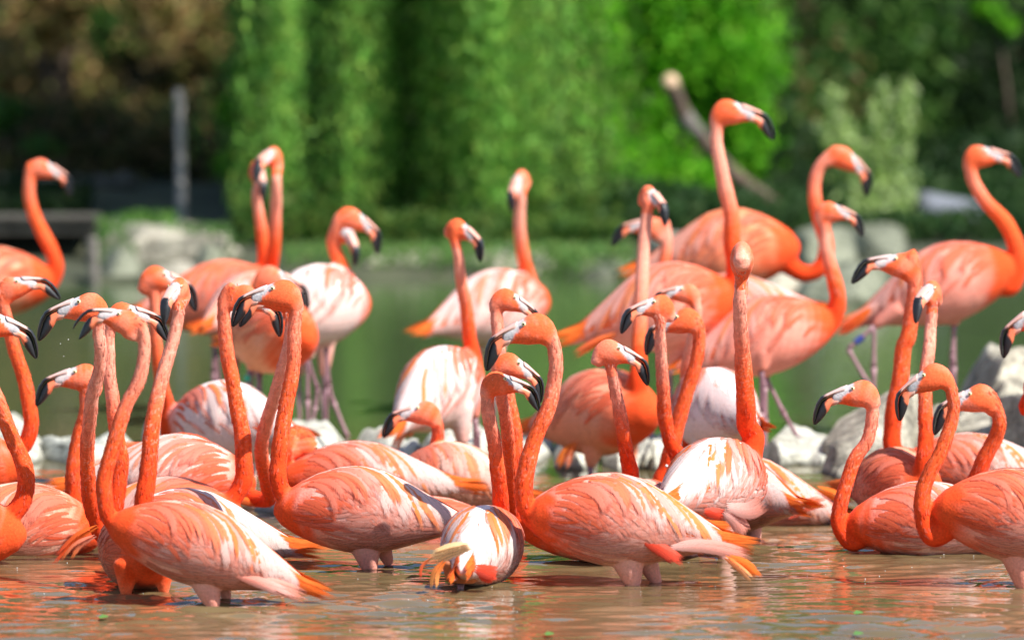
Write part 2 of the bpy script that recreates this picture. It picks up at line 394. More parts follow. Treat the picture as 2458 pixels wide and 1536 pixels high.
def leaf_obj(name, mbs, parent=None, kind=None):
    V = np.vstack([m[0] for m in mbs]); off = 0; Fq = []
    for m in mbs: Fq.append(m[1] + off); off += len(m[0])
    Fq = np.vstack(Fq); C = np.vstack([m[2] for m in mbs])
    me = bpy.data.meshes.new(name); me.vertices.add(len(V)); me.vertices.foreach_set("co", V.ravel())
    me.loops.add(Fq.size); me.loops.foreach_set("vertex_index", Fq.ravel()); me.polygons.add(len(Fq)); me.polygons.foreach_set("loop_start", np.arange(0, Fq.size, 4))
    me.update(calc_edges=True)
    a = me.color_attributes.new("Col", 'FLOAT_COLOR', 'POINT'); cc = np.ones((len(V), 4)); cc[:, :3] = np.clip(C, 0, .9); a.data.foreach_set("color", cc.ravel())
    me.materials.append(M_LEAF); o = bpy.data.objects.new(name, me); COL.objects.link(o)
    if parent is not None: o.parent = parent
    if kind: o["kind"] = kind
    return o
def blob_points(rs, c, r, n, shell=.55):
    d = rs.normal(size=(n, 3)); d /= np.linalg.norm(d, axis=1)[:, None]
    return np.asarray(c) + d * np.asarray(r) * (shell + (1 - shell) * rs.uniform(0, 1, n)[:, None] ** .7) * rs.uniform(.8, 1.1, n)[:, None]
def trunk(parent, P, r0, r1, mat=None, name="trunk"):
    P = spline(P, 14); v, f = tube(P, np.linspace(r0, r1, 14) * (1 + .06 * np.sin(np.arange(14) * 2.3)), 10)
    return mesh_obj(name, v, f, mat or M_BARK, parent)
def tree(label, name, x, y, cat, clumps, trunks, cols, size, seed, droop=.2, aspect=.45, group=None, upper=None):
    rs = np.random.default_rng(seed); root = empty(name, (x, y, float(ground_z(np.array(x), np.array(y)))), label, cat, group); mbs = []
    for c, r, n in clumps:
        pts = blob_points(rs, c, r, n)
        sub = rs.integers(0, max(3, n // 60), n)      # small sprigs with their own shade
        cen = blob_points(rs, c, r, max(3, n // 60), .3); pts = lerp(pts, cen[sub], .45)
        leaves(mbs, pts, size, cols, rs, droop, aspect)
    for c, r, n, sz in (upper or ()): leaves(mbs, blob_points(rs, c, r, n, .3), sz, cols, rs, droop, .6)
    leaf_obj("crown", mbs, root)
    for P, r0, r1 in trunks: trunk(root, P, r0, r1)
    rebase(root); return root
GREEN = np.array([(.045, .125, .018), (.07, .16, .03), (.06, .13, .035), (.10, .19, .04)])
WILL = np.array([(.085, .185, .028), (.06, .15, .022), (.11, .22, .045), (.145, .22, .04)])
BRIGHT = np.array([(.085, .29, .010), (.12, .36, .018), (.05, .19, .010), (.17, .38, .025)])
DARK = np.array([(.022, .06, .014), (.03, .075, .02), (.04, .085, .03), (.055, .10, .03)])
BROWN = np.array([(.16, .11, .05), (.20, .135, .055), (.10, .085, .04), (.13, .14, .04)])
PALE = np.array([(.20, .28, .09), (.26, .33, .13), (.16, .24, .06), (.30, .36, .18)])

# weeping willow: hanging strands
def willow():
    x, y = at(1020, 500, 37.5)[0], 37.8
    y = 36.4
    root = empty("willow_tree", (x, y, .3), "weeping willow with long green strands hanging down to the far bank at centre", "tree")
    rs = np.random.default_rng(7); mbs = []
    cur = [(rs.triangular(545, 1080, 1510), rs.uniform(33.2, 36.8), rs.choice([.28, .5, .8, 1.05, 1.3])) for _ in range(130)]
    for k in range(1000):
        cu_, cd_, sh = cur[k % 130]; u = cu_ + rs.normal(0, 26); D = cd_ + rs.normal(0, .12)
        p = at(u, 0, D); px = p[0]; top = rs.uniform(1.5, 3.6)
        if u < 720: low0 = 150 + max(0, u - 520) * 2.0
        if u > 1290 + 0.42 * rs.uniform(0, 450) + 60 * math.sin(k): top = rs.uniform(.3, .7)
        low = at(u, rs.uniform(470, 650) if 690 < u < 1400 else rs.uniform(260, 600), D)[2]
        if u < 720: low = at(u, low0 + rs.uniform(-60, 120), D)[2]
        shade = sh * rs.uniform(.55, 1.35)
        ln = max(.3, top - max(low, .06)); n = int(ln * 95)
        s = np.linspace(0, 1, n); sway = rs.uniform(-.12, .12)
        fan = (u - 1000) / 480 * .22
        P = np.stack([px + sway * s + fan * np.clip(s - .3, 0, 1) ** 1.5 + .02 * np.sin(s * 9 + k), np.full(n, D) + rs.normal(0, .03, n), top - ln * s], 1) + rs.normal(0, .025, (n, 3))
        leaves(mbs, P, .05, WILL * 2.7 * shade, rs, 1.6, .26)
    for c, r, n in (((x + .3, 35.6, 4.3), (1.5, 1.1, .9), 2600), ((x - .7, 35.6, 3.9), (1.0, 1.0, .8), 1500), ((x + 1.2, 35.6, 3.9), (1.0, 1.0, .8), 1500)):
        leaves(mbs, blob_points(rs, c, r, n, .2), .2, WILL * 1.6, rs, .6, .3)
    leaf_obj("crown", mbs, root)
    trunk(root, [(x + .1, y, .2), (x + .05, y, 1.2), (x - .1, y, 2.4), (x, y, 4.4)], .16, .09)
    trunk(root, [(x + .05, y, 1.5), (x + .5, y - .3, 2.4), (x + 1.1, y - .3, 3.8)], .07, .03, name="limb")
    trunk(root, [(x, y, 1.7), (x - .6, y - .2, 2.6), (x - 1.2, y, 3.9)], .07, .03, name="limb")
    rebase(root)
willow()
def pt(u, v, D): return tuple(at(u, v, D))
px = lambda k, D: k * D / F_PX
# bright bush right of the willow
D = 35.5
tree("bright green leafy bush between the willow and the leaning branch", "bush", at(1600, 500, D)[0], D, "bush",
     [(pt(1560, 330, D), (.30, .35, .34), 1980), (pt(1690, 250, D + .2), (.30, .35, .34), 1980), (pt(1480, 180, D), (.28, .35, .34), 1980), (pt(1620, 100, D), (.33, .35, .34), 2200),
      (pt(1760, 130, D), (.30, .3, .34), 1760), (pt(1400, 80, D - .8), (.26, .3, .3), 1500), (pt(1420, 300, D - .9), (.2, .3, .3), 1100), (pt(1800, 330, D + .2), (.22, .3, .28), 1300), (pt(1640, 440, D), (.26, .3, .22), 1320), (pt(1500, 430, D - .2), (.20, .3, .25), 2420), (pt(1560, -60, D), (.5, .4, .35), 2420), (pt(1750, -80, D), (.4, .4, .35), 1980)],
     [([pt(1620, 640, D), pt(1640, 400, D), pt(1600, 100, D)], .05, .02), ([pt(1640, 420, D), pt(1740, 250, D), pt(1780, 60, D)], .03, .012)], BRIGHT * 1.5, .05, 11, upper=[((at(1640, 0, D)[0], D + 1.2, 1.8), (.9, .6, .8), 1600, .14)])
# trees behind
def back_tree(label, u, D, h, rx, cols, seed, low=.0, n=6500, sz=.062, dens=1.0, name="dark_tree", back=0):
    x = at(u, 0, D)[0]; rs = np.random.default_rng(seed + 500); cl = []
    for k in range(int(9 * dens)):
        cl.append(((x + rs.uniform(-rx, rx), D + rs.uniform(-.6, .6), rs.uniform(low, 1.3)), (rs.uniform(.25, .5), .4, rs.uniform(.2, .4)), int(n / 9)))
    up = [((x, D + back, h * .62), (rx * 1.25, rx, h * .42), int(2600), .22), ((x, D + back, h * .8), (rx * .9, rx * .9, h * .3), 1400, .24)]
    g0 = float(ground_z(np.array(x), np.array(D)))
    tree(label, name, x, D, "tree", cl, [([(x, D, g0 - .1), (x + .04, D, h * .3), (x - .05, D, h * .7)], .11, .04)], cols, sz, seed, group="trees standing behind the pond", upper=up)
back_tree("dark green tree behind the willow's right side, over the leaning branch", 1900, 40, 5.5, 1.0, DARK * 2.2, 21)
back_tree("mid green tree behind the light plant at right", 2120, 38.5, 5.0, .8, GREEN * 1.7, 22, low=.25)
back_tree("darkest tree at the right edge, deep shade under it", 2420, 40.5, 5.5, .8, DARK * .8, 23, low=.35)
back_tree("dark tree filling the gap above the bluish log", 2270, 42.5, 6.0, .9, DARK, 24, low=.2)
back_tree("green tree behind the willow at left, leaves down to the water", 640, 40.5, 6.0, .9, GREEN * 1.3, 25)
back_tree("green tree far behind the middle of the willow", 1050, 43, 6.5, 1.4, GREEN * .8, 26)
back_tree("green tree far behind the bright bush", 1560, 43.5, 6.5, 1.2, GREEN * .8, 27)
back_tree("brownish tree with dry orange leaves at top left", 120, 39, 5.5, .75, BROWN * 2.6, 28, low=.30, sz=.07, name="brown_tree", back=1.8)
back_tree("dull brown tree left of the grey post", 330, 41.5, 5.5, .55, BROWN * 1.7, 29, low=.36, sz=.07, name="brown_tree", back=1.2)
back_tree("shadowy tree behind the grey post", 480, 43.5, 6.0, .8, DARK * .7, 30, low=.25)
back_tree("dark evergreen behind the dock at left", 60, 44, 6.0, 1.0, DARK * .75, 31)
back_tree("dark evergreen behind the left bank rocks", 330, 45, 6.5, 1.2, DARK * .6, 32)
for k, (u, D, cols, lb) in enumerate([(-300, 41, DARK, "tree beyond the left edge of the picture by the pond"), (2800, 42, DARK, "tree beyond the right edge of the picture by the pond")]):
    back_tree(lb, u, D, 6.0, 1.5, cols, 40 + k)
# a dense hedge closes the view behind all of it
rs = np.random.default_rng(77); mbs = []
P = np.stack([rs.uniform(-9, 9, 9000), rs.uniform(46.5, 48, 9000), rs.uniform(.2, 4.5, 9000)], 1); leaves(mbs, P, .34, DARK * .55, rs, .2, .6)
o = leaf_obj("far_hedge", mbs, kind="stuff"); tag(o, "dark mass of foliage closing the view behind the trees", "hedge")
# undergrowth that covers the bank under the trees, left leaves darkened for canopy shade
rs = np.random.default_rng(78); mbs = []
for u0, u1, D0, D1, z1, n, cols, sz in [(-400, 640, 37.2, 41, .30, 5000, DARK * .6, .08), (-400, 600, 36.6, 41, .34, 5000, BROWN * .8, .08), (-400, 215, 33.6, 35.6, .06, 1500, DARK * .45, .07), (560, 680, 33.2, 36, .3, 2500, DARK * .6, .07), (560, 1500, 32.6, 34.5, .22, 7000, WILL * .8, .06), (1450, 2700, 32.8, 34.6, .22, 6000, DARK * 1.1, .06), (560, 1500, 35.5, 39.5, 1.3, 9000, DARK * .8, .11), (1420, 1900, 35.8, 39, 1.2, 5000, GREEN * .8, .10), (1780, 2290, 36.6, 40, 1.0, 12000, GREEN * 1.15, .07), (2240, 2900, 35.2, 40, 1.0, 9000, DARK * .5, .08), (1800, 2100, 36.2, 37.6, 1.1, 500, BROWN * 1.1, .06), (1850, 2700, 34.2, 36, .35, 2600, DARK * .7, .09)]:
    D = rs.uniform(D0, D1, n); u = rs.uniform(u0, u1, n); X = (u - 1229) / F_PX * D; g0 = ground_z(X, D)
    hmax = z1 * (.55 + .45 * np.sin(X * 3.1 + 2 * np.sin(D * 1.7)))
    leaves(mbs, np.stack([X, D, g0 + np.maximum(hmax, .12) * rs.uniform(0, 1, n) ** .8], 1), sz, cols, rs, .1, .5)
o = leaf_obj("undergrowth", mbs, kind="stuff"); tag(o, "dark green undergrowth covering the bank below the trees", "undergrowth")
# light bushes on the left
D = 37
tree("small bush with sunlit green leaves at the left edge of the dark trees", "bush", at(10, 300, D)[0], D, "bush", [(pt(10, 270, D), (.10, .15, .12), 260), (pt(110, 360, D), (.14, .15, .07), 160)], [([pt(15, 560, D), pt(12, 420, D), pt(10, 270, D)], .015, .006)], GREEN * 1.3, .07, 51)
D = 34.6
tree("yellow green bush glowing at the willow's left foot", "bush", at(560, 300, D)[0], D, "bush", [(pt(560, 275, D), (.10, .15, .12), 320), (pt(560, 385, D), (.10, .15, .07), 160), (pt(640, 300, D), (.12, .15, .14), 300), (pt(620, 180, D), (.15, .15, .14), 300)], [([pt(590, 600, D), pt(580, 420, D), pt(560, 280, D)], .015, .006)], BRIGHT * 1.1, .07, 52)
D = 36
tree("bright leaf cluster in the top right corner of the trees", "bush", at(2390, 20, D)[0], D, "bush", [(pt(2370, 20, D), (.11, .15, .06), 220), (pt(2420, 60, D), (.06, .1, .05), 90), (pt(2400, -60, D), (.2, .2, .1), 300)], [([pt(2430, 620, D), pt(2425, 300, D), pt(2390, 20, D)], .02, .006)], BRIGHT * 1.3, .07, 53)
# light plant with feathery upright stems
def plume_plant():
    D = 33.2; root = empty("feathery_plant", tuple(at(2090, 560, D)), "light green feathery plant with tall upright plumes by the pale boulder at right", "plant"); rs = np.random.default_rng(61); mbs = []
    for (u0, v0, u1, v1, n, wd) in [(2075, 560, 2000, 215, 260, 26), (2070, 560, 2050, 330, 220, 24), (2110, 560, 2105, 240, 300, 26), (2130, 560, 2120, 205, 260, 20), (2150, 560, 2178, 195, 300, 22), (2140, 580, 2165, 380, 220, 26), (2090, 540, 1975, 300, 160, 20)]:
        s = rs.uniform(0.0, 1, n); a, b = np.array(at(u0, v0, D)), np.array(at(u1, v1, D))
        P = a + (b - a) * s[:, None] + rs.normal(0, 1, (n, 3)) * px(wd, D) * (1.15 - .75 * s[:, None]) * np.array([1, 1, .7]); leaves(mbs, P, .055, PALE * 1.9, rs, -.8, .3)
        trunk(root, [a, (a + b) / 2 + np.array([.01, 0, 0]), b], .006, .002, name="stem")
    leaf_obj("foliage", mbs, root); rebase(root)
plume_plant()
# grasses and low plants of the far bank
rs = np.random.default_rng(81); mbs = []
for u0, u1, v0, v1, D0, D1, n, cols, sz in [(230, 330, 520, 640, 31.9, 32.8, 260, GREEN * 1.5, .06), (400, 560, 540, 620, 32.2, 33.0, 500, GREEN * 1.3 + .02, .06), (680, 1520, 585, 668, 31.7, 32.6, 5200, WILL * 1.3 + .03, .05), (300, 420, 510, 545, 32.5, 33, 160, GREEN * 1.4, .06), (1840, 2250, 560, 640, 33, 34, 500, DARK * 1.5, .07)]:
    P = np.array([at(rs.uniform(u0, u1), rs.uniform(v0, v1), rs.uniform(D0, D1)) for _ in range(n)]); leaves(mbs, P, sz, cols, rs, -.8, .25)
o = leaf_obj("bank_grass", mbs, kind="stuff"); tag(o, "soft green grass and weeds along the far bank", "grass")
rs = np.random.default_rng(82); mbs = []
P = np.array([at(rs.uniform(0, 60), rs.uniform(1148, 1172), rs.uniform(22.6, 22.9)) for _ in range(160)]); leaves(mbs, P, .02, GREEN * 1.6, rs, -.6, .3)
o = leaf_obj("water_weed", mbs, kind="stuff"); tag(o, "tuft of green weed at the stones by the left edge", "weed")

# ------------------------------------------------------------------ wood: post, rails, dock, branch, log
def pole(label, name, cat, pts, r0, r1, mat, group=None, n=12):
    P = spline(pts, 16); c = Vector(P[0]); rr = np.linspace(r0, r1, 16) * (1 + .05 * np.sin(np.arange(16) * 1.9)); v, f = tube(P - np.array(c), rr, n)
    o = mesh_obj(name, v, f, mat); o.location = c; return tag(o, label, cat, group)
D = 33.6
pole("upright grey wooden post on the left bank", "post", "post", [pt(436, 592, D), pt(434, 380, D), pt(430, 215, D)], px(13, D), px(11, D), plain("pale_post_wood", (.25, .23, .22), .85, .3, 18, .3))
D = 31.4
pole("thin pale stake at the left bank's water edge", "stake", "stake", [pt(226, 730, D), pt(224, 620, D), pt(222, 570, D)], px(14, D), px(12, D), M_GREYWOOD)
def rail_fence():
    D = 36.0; root = empty("rail_fence", pt(120, 560, D), "dim rail fence crossing the dark bank at left", "fence")
    for v in (432, 470): v_, f_ = tube([pt(-260, v, D), pt(100, v + 3, D), pt(330, v + 5, D)], px(14, D), 8); mesh_obj("rail", v_, f_, M_GREYWOOD, root)
    for u in (-180, 60, 300): v_, f_ = tube([pt(u, 590, D + .06), pt(u, 415, D + .06)], px(13, D), 8); mesh_obj("fence_post", v_, f_, M_GREYWOOD, root)
    rebase(root)
rail_fence()
M_DECK = plain("old_deck_wood", (.06, .052, .04), .9, .4, 10, .3)
def dock():
    D = 32.2; root = empty("dock", pt(60, 640, D), "low dark wooden dock at the left edge with black shade beneath", "dock")
    def boxm(name, u0, v0, u1, v1, d0, d1, mat):
        a, b = at(u0, v1, d0), at(u1, v0, d0); v = [(x, y, z) for x in (a[0], b[0]) for y in (d0, d1) for z in (a[2], b[2])]
        mesh_obj(name, v, [(0, 1, 3, 2), (4, 6, 7, 5), (0, 4, 5, 1), (2, 3, 7, 6), (0, 2, 6, 4), (1, 5, 7, 3)], mat, root, smooth=False)
    for k in range(5): boxm("deck_board", -420, 521 + .3 * k, 236, 532 + .3 * k, D + k * .26, D + k * .26 + .25, M_DECK)
    boxm("beam", -420, 534, 236, 562, D + .02, D + .1, M_DECK)
    for u in (-300, -60, 205): boxm("dock_post", u, 563, u + 24, 690, D + .05, D + .15, M_DARKWOOD)
    boxm("shade_backing", -420, 563, 236, 690, D + 1.0, D + 1.05, M_DARKWOOD)  # dark sheet put in to stand for the black shade beneath
    rebase(root)
dock()
def sign():
    D = 38.0; root = empty("notice_board", pt(382, 520, D), "small pale blue board on a stake in the shade left of the post", "sign")
    a, b = at(366, 440, D), at(394, 392, D); v = [(x, y, z) for x in (a[0], b[0]) for y in (D, D + .02) for z in (a[2], b[2])]
    mesh_obj("board", v, [(0, 1, 3, 2), (4, 6, 7, 5), (0, 4, 5, 1), (2, 3, 7, 6), (0, 2, 6, 4), (1, 5, 7, 3)], plain("pale_blue_paint", (.42, .52, .58), .6), root, smooth=False)
    v, f = tube([pt(380, 570, D + .04), pt(380, 395, D + .04)], px(5, D), 8); mesh_obj("stake", v, f, M_GREYWOOD, root); rebase(root)
sign()
def branch():
    D = 33.6; root = empty("fallen_branch", pt(1930, 560, D), "leaning bare branch with a pale cut end, rising left behind the tallest flamingo", "branch")
    P = [pt(1940, 560, D + .4), pt(1850, 490, D + .2), pt(1760, 420, D), pt(1690, 340, D - .1), pt(1640, 272, D - .15), pt(1612, 205, D - .2)]
    Q = spline(P, 24); rr = np.interp(np.linspace(0, 1, 24), [0, .5, .8, 1], [px(23, D), px(20, D), px(18, D), px(18, D)]); v, f = tube(Q, rr, 14)
    mesh_obj("wood", v, f, plain("branch_bark", (.11, .075, .052), .85, .4, 12, .4), root)
    e, t = Q[-1], nrm(Q[-1] - Q[-2]); v, f = tube([e - t * .001, e + t * .03 + np.array([0, -.01, 0])], [px(20, D), px(18, D)], 14); mesh_obj("cut_end", v, f, M_CUT, root)
    m = Q[19]; v, f = tube([Q[17] * .5 + Q[18] * .5, Q[19], Q[20]], px(20, D), 14); mesh_obj("bare_patch", v, f, M_GREYWOOD, root); rebase(root)
branch()
D = 33.4
pole("thick bleached log with bluish grey top lying in shade at right", "log", "log", [pt(2205, 492, D - .1), pt(2300, 510, D), pt(2400, 540, D + .2), pt(2560, 570, D + .4)], px(34, D), px(40, D), M_LOGWOOD, n=16)
pole("dark log under the bleached one at right", "log", "log", [pt(2215, 548, D), pt(2330, 575, D + .1), pt(2560, 612, D + .3)], px(20, D), px(26, D), M_DARKWOOD, n=14)

# ------------------------------------------------------------------ flamingo
K = .364 * 20.25 / 20000.0             # metres per drawing unit of the head
HX, HY = 840.0, 268.0                  # the eye in the drawing
# upper contour, lower contour, half width
HEAD = [((1062, 318), (982, 372), 46), ((1040, 268), (958, 366), 52), ((1010, 228), (935, 376), 60), ((970, 202), (905, 384), 66),
        ((930, 190), (880, 389), 69), ((890, 196), (855, 392), 66), ((862, 216), (832, 394), 60), ((838, 240), (812, 398), 53),
        ((815, 260), (792, 404), 47), ((790, 282), (772, 414), 43), ((765, 306), (756, 420), 38), ((735, 340), (748, 420), 30)]
BILL = [((808, 262), (786, 410), 44, .50), ((775, 288), (766, 422), 41, .43), ((740, 322), (754, 432), 38, .34), ((712, 350), (752, 452), 36, .27),
        ((686, 376), (750, 466), 35, .25), ((668, 400), (745, 478), 33, .25), ((657, 450), (738, 505), 30, .28), ((660, 508), (722, 546), 23, .36),
        ((670, 552), (708, 570), 14, .45), ((683, 578), (698, 582), 6, .5)]
def h2(x, y): return np.array([-(x - HX) * K, -(y - HY) * K])
# torso profile (metres at scale 1), x back from the breast
TX = np.array([0, .02, .06, .10, .15, .20, .26, .32, .38, .43, .47, .50])
TH = np.array([.012, .042, .070, .091, .108, .116, .111, .090, .063, .041, .024, .006])
TZ = np.array([-.018, -.014, -.008, -.002, .003, .005, .005, .003, .001, -.001, -.003, -.004])
HP = np.array([1.0, .48, .30])
def rgb(*a): return np.array(a, float)
C_TOP, C_MID, C_BASE = rgb(.83, .32, .225), rgb(.86, .115, .028), rgb(.78, .058, .010)
C_HEAD = rgb(.86, .135, .045); C_FACE = rgb(.47, .45, .46); C_PINK = rgb(.78, .255, .175); C_PALE = rgb(.80, .46, .40); C_WHITE = rgb(.80, .66, .62)
C_ORG = rgb(.86, .17, .022); C_RED = rgb(.75, .07, .03); C_BLK = rgb(.012, .012, .015)

class Torso:
    def __init__(s, ref, yaw, pitch, L, H):
        y, p = math.radians(yaw), math.radians(pitch)
        s.f = np.array([math.cos(y) * math.cos(p), math.sin(y) * math.cos(p), math.sin(p)])
        s.n = nrm(np.cross(s.f, [0, 0, 1])); s.u = np.cross(s.n, s.f)
        s.ref = ref; s.L = L; s.H = H
    def hz(s, x): return np.interp(x / s.L, TX, TH) * s.H
    def hy(s, x): return s.hz(x) * .92 * (s.L / s.H) ** .5
    def axis(s, x): return s.ref + s.f * (.2 * s.L - x) + s.u * np.interp(x / s.L, TX, TZ) * s.H
    def P(s, x, th, off=0.0):
        xx = min(x, .47 * s.L)
        h = max(s.hz(xx), .02) if x > .4 * s.L else s.hz(xx)
        hy = max(s.hy(xx), .02) if x > .4 * s.L else s.hy(xx)
        return s.axis(x) + s.u * math.cos(th) * (h + off) + s.n * math.sin(th) * (hy + off)
    def body(s, x, th):
        return s.axis(x) + s.u * math.cos(th) * s.hz(x) + s.n * math.sin(th) * s.hy(x)
    def normal(s, x, th):
        e = .004
        a = s.P(x + e, th) - s.P(max(x - e, 0), th); b = s.P(x, th + .05) - s.P(x, th - .05)
        n = nrm(np.cross(a, b)); c = s.P(x, th) - s.axis(x)
        return n if np.dot(n, c) > 0 else -n

def strip(P, Nn, wid, colA, colB, arch=.12, root=.45):
    """one feather: a vane of three rows of points along P, normals Nn, half-width wid, root and tip colour"""
    P = np.asarray(P); m = len(P); T = np.gradient(P, axis=0); V = []; C = []; U = []; F = []
    for i in range(m):
        s = i / (m - 1)
        w = wid * (root + (1 - root) * min(1, s / .3)) * (max(.02, 1 - ((s - .5) / .5) ** 2) ** .8 if s > .5 else 1)
        sd = nrm(np.cross(T[i], Nn[i])); c = lerp(colA, colB, s ** 1.2)
        for q, k in ((-1, 0), (0, 1), (1, 2)):
            V.append(P[i] + sd * q * w + Nn[i] * (arch * w if q == 0 else -.25 * arch * w)); C.append(c * (1.0 if q else .97)); U.append((.5 + q * .5, s))
    for i in range(m - 1):
        for k in (0, 1):
            a = i * 3 + k; F.append((a, a + 1, a + 4, a + 3))
    return V, F, C, U
def drape(T, x0, th0, phi, ln, sgn, lift0, lift1, m=7, bend=0.0, zmin=-9):
    """points of a feather lying on the torso from x0, th0 (radians from the back), heading phi below straight back"""
    P = []; Nn = []; x, th = x0, th0; ds = ln / (m - 1); ph = phi
    for i in range(m):
        s = i / (m - 1); nn = T.normal(min(x, .46 * T.L), sgn * th)
        p = T.P(x, sgn * th, lerp(lift0, lift1, s * s))
        P.append(p); Nn.append(nn)
        x += ds * math.cos(ph); r = max(.03, float(T.hz(min(x, .45 * T.L)))); th += ds * math.sin(ph) / r; ph += bend / (m - 1)
    return np.array(P), np.array(Nn)

G_FLOCK = "flamingos of the flock wading in the pond"
COUNT = [0]
def flamingo(label, D, body, neck, head, w=.5, rt=.0155, rb=.0235, thighs=None, legs=None, hd=0.0, az=0.0, side=None, roll=0,
             jaw=0.0, big=None, hs=None, extra=(), tail=1.0, neck_pale=.5, voxel=None, pale_top=1.0, bands=None, thcol=None, hide_legs=False, flare=1.0, nk_w=None, tint=None):
    i = COUNT[0]; COUNT[0] += 1
    C_PALE = lerp(rgb(.78, .39, .315), C_WHITE, w ** 1.6)
    R = random.Random(100 + i); nr = np.random.default_rng(100 + i)
    near = D < 22.6
    cu, cv, yaw, pitch, L, H = body
    T = Torso(at(cu, cv, D), yaw, pitch, L, H)
    base = T.ref.copy(); base[2] = 0
    root = empty("flamingo", base, label, "flamingo", G_FLOCK)
    rp = lambda k: D / F_PX * k
    # --- head frame
    eu, ev, tu, tv = head
    Dh = D + hd
    E = at(eu, ev, Dh); dx = (tu - eu) * Dh / F_PX; dz = (ev - tv) * Dh / F_PX
    sg = (1 if dx >= 0 else -1) if side is None else (1 if side == 'R' else -1)
    a = math.radians(az); vx = abs(dx) / max(.08, math.cos(a)); vz = dz
    ref2 = h2(690, 572)
    if hs is None: hs = math.hypot(vx, vz) / np.linalg.norm(ref2); hs = min(1.3, max(.85, hs))
    be = math.atan2(vz, vx) - math.atan2(ref2[1], ref2[0])
    hx = np.array([sg * math.cos(a), -math.sin(a), 0]); hzv = np.array([0, 0, 1.0])
    fx = hx * math.cos(be) + hzv * math.sin(be); fz = -hx * math.sin(be) + hzv * math.cos(be); fy = np.cross(fz, fx)
    def hp(x, y, l=0.0):
        c = h2(x, y) * hs; return E + fx * c[0] + fz * c[1] + fy * l * K * hs
    V = []; F = []
    def add(v, f):
        n = len(V); V.extend(v); F.extend([tuple(j + n for j in q) for q in f])
    n = 20; hv = []
    for (ux, uy), (lx, ly), hw in HEAD:
        c = np.array([(ux + lx) / 2, (uy + ly) / 2]); dv = np.array([ux - lx, uy - ly]) / 2
        for k in range(n):
            t = 2 * math.pi * k / n
            q = c + dv * math.cos(t); wl = math.sin(t) * hw * (1 - .12 * math.cos(t))
            hv.append(hp(q[0], q[1], wl))
    hf = []
    for j in range(len(HEAD) - 1):
        for k in range(n): hf.append((j * n + k, j * n + (k + 1) % n, (j + 1) * n + (k + 1) % n, (j + 1) * n + k))
    hf.append(tuple(range(n - 1, -1, -1))); hf.append(tuple((len(HEAD) - 1) * n + k for k in range(n)))
    add(hv, hf)
    # --- neck
    pts = [hp(985, 300), hp(1021, 343)]
    Dc = (T.axis(.04 * L))[1]
    m = len(neck); jit = nr.normal(size=(len(neck), 3)) * .0016
    for j, q in enumerate(neck):
        t = (j + .5) / m
        d = lerp(Dh, Dc, sstep(.15, 1, t)) if len(q) == 2 else Dh * (1 - 0) + q[2]
        pts.append(at(q[0], q[1], d) + jit[j])
    pts.append(T.axis(.085 * L) - T.u * .012); pts.append(T.axis(.15 * L))
    cl = spline(pts, 130)
    # radius along
    dl = np.r_[0, np.cumsum(np.linalg.norm(np.diff(cl, axis=0), axis=1))]
    key = [np.argmin(np.linalg.norm(cl - p, axis=1)) for p in pts]
    Lv = dl[key[-3]]; Lh = dl[key[1]]
    tt = np.clip((dl - Lh) / max(Lv - Lh, 1e-3), 0, 1)
    rad = np.where(dl < Lh, lerp(.021, .0175, np.clip(dl / max(Lh, 1e-4), 0, 1)) * hs, lerp(rt, rb, tt ** 1.3))
    rad = np.where(dl < Lh + .03, lerp(.0178 * hs, rad, np.clip((dl - Lh) / .03, 0, 1)), rad) if True else rad
    fl = np.clip((dl - Lv * .93) / max(dl[-1] - Lv * .93, 1e-3), 0, 1)
    rad = rad + fl ** 1.6 * (.058 * T.H * flare - rb)
    wob = sum(np.sin(dl * fr_ + nr.uniform(0, 6.3)) for fr_ in (23, 41, 67, 110)) / 4
    rad = rad * (1 + .055 * wob * np.clip((dl - Lh) / .05, 0, 1))
    v, f = tube(cl, rad, 16); add(v, f)
    # --- torso
    tx = np.r_[np.linspace(0, .06, 6), np.linspace(.08, .5, 24)] * L
    tv_, tf = [], []
    for x in tx:
        for k in range(28): tv_.append(T.body(x, 2 * math.pi * k / 28))
    for j in range(len(tx) - 1):
        for k in range(28): tf.append((j * 28 + k, j * 28 + (k + 1) % 28, (j + 1) * 28 + (k + 1) % 28, (j + 1) * 28 + k))
    tf.append(tuple(range(27, -1, -1))); tf.append(tuple((len(tx) - 1) * 28 + k for k in range(28)))
    add(tv_, tf)
    # --- thighs: ((u,v,r),(u,v,r)) drawn, else two under the belly
    hips = []; leg_lines = []
    if thighs is None and not hide_legs:
        for sgn in (-1, 1):
            a0 = T.P(.25 * L, sgn * 2.5, -.03); a1 = a0 + np.array([0, 0, -.13]) - T.f * .01; hips.append((a0, .05 * H, a1, .013))
            leg_lines.append([a1, a1 + np.array([0, 0, -.05]), np.array([a1[0], a1[1], -.25])])
    for q in (thighs or ()):
        (u0, v0, r0), (u1, v1, r1) = q[:2]; dd = q[2] if len(q) > 2 else 0
        hips.append((at(u0, v0, D + dd), rp(r0), at(u1, v1, D + dd), rp(r1)))
        e = at(u1, v1, D + dd); leg_lines.append([e, e + np.array([0, 0, -.12]), e + np.array([0, 0, -.3])])
    hip_pts = []
    for a0, r0, a1, r1 in hips:
        a0 = a0 + (a0 - a1) * .35; s = np.linspace(0, 1, 14)[:, None]; pp = a0 + (a1 - a0) * s
        rr = (r1 + (r0 * .85 - r1) * (1 - s[:, 0]) ** .9) * np.sin(np.clip((s[:, 0] + .05) / .25, 0, 1) * math.pi / 2); v, f = tube(pp, rr, 14); add(v, f); hip_pts.append((pp, rr))
    # --- union by remeshing: one continuous skin
    me = bpy.data.meshes.new("tmp"); me.from_pydata([tuple(p) for p in V], [], F)
    ob = bpy.data.objects.new("tmp", me); COL.objects.link(ob)
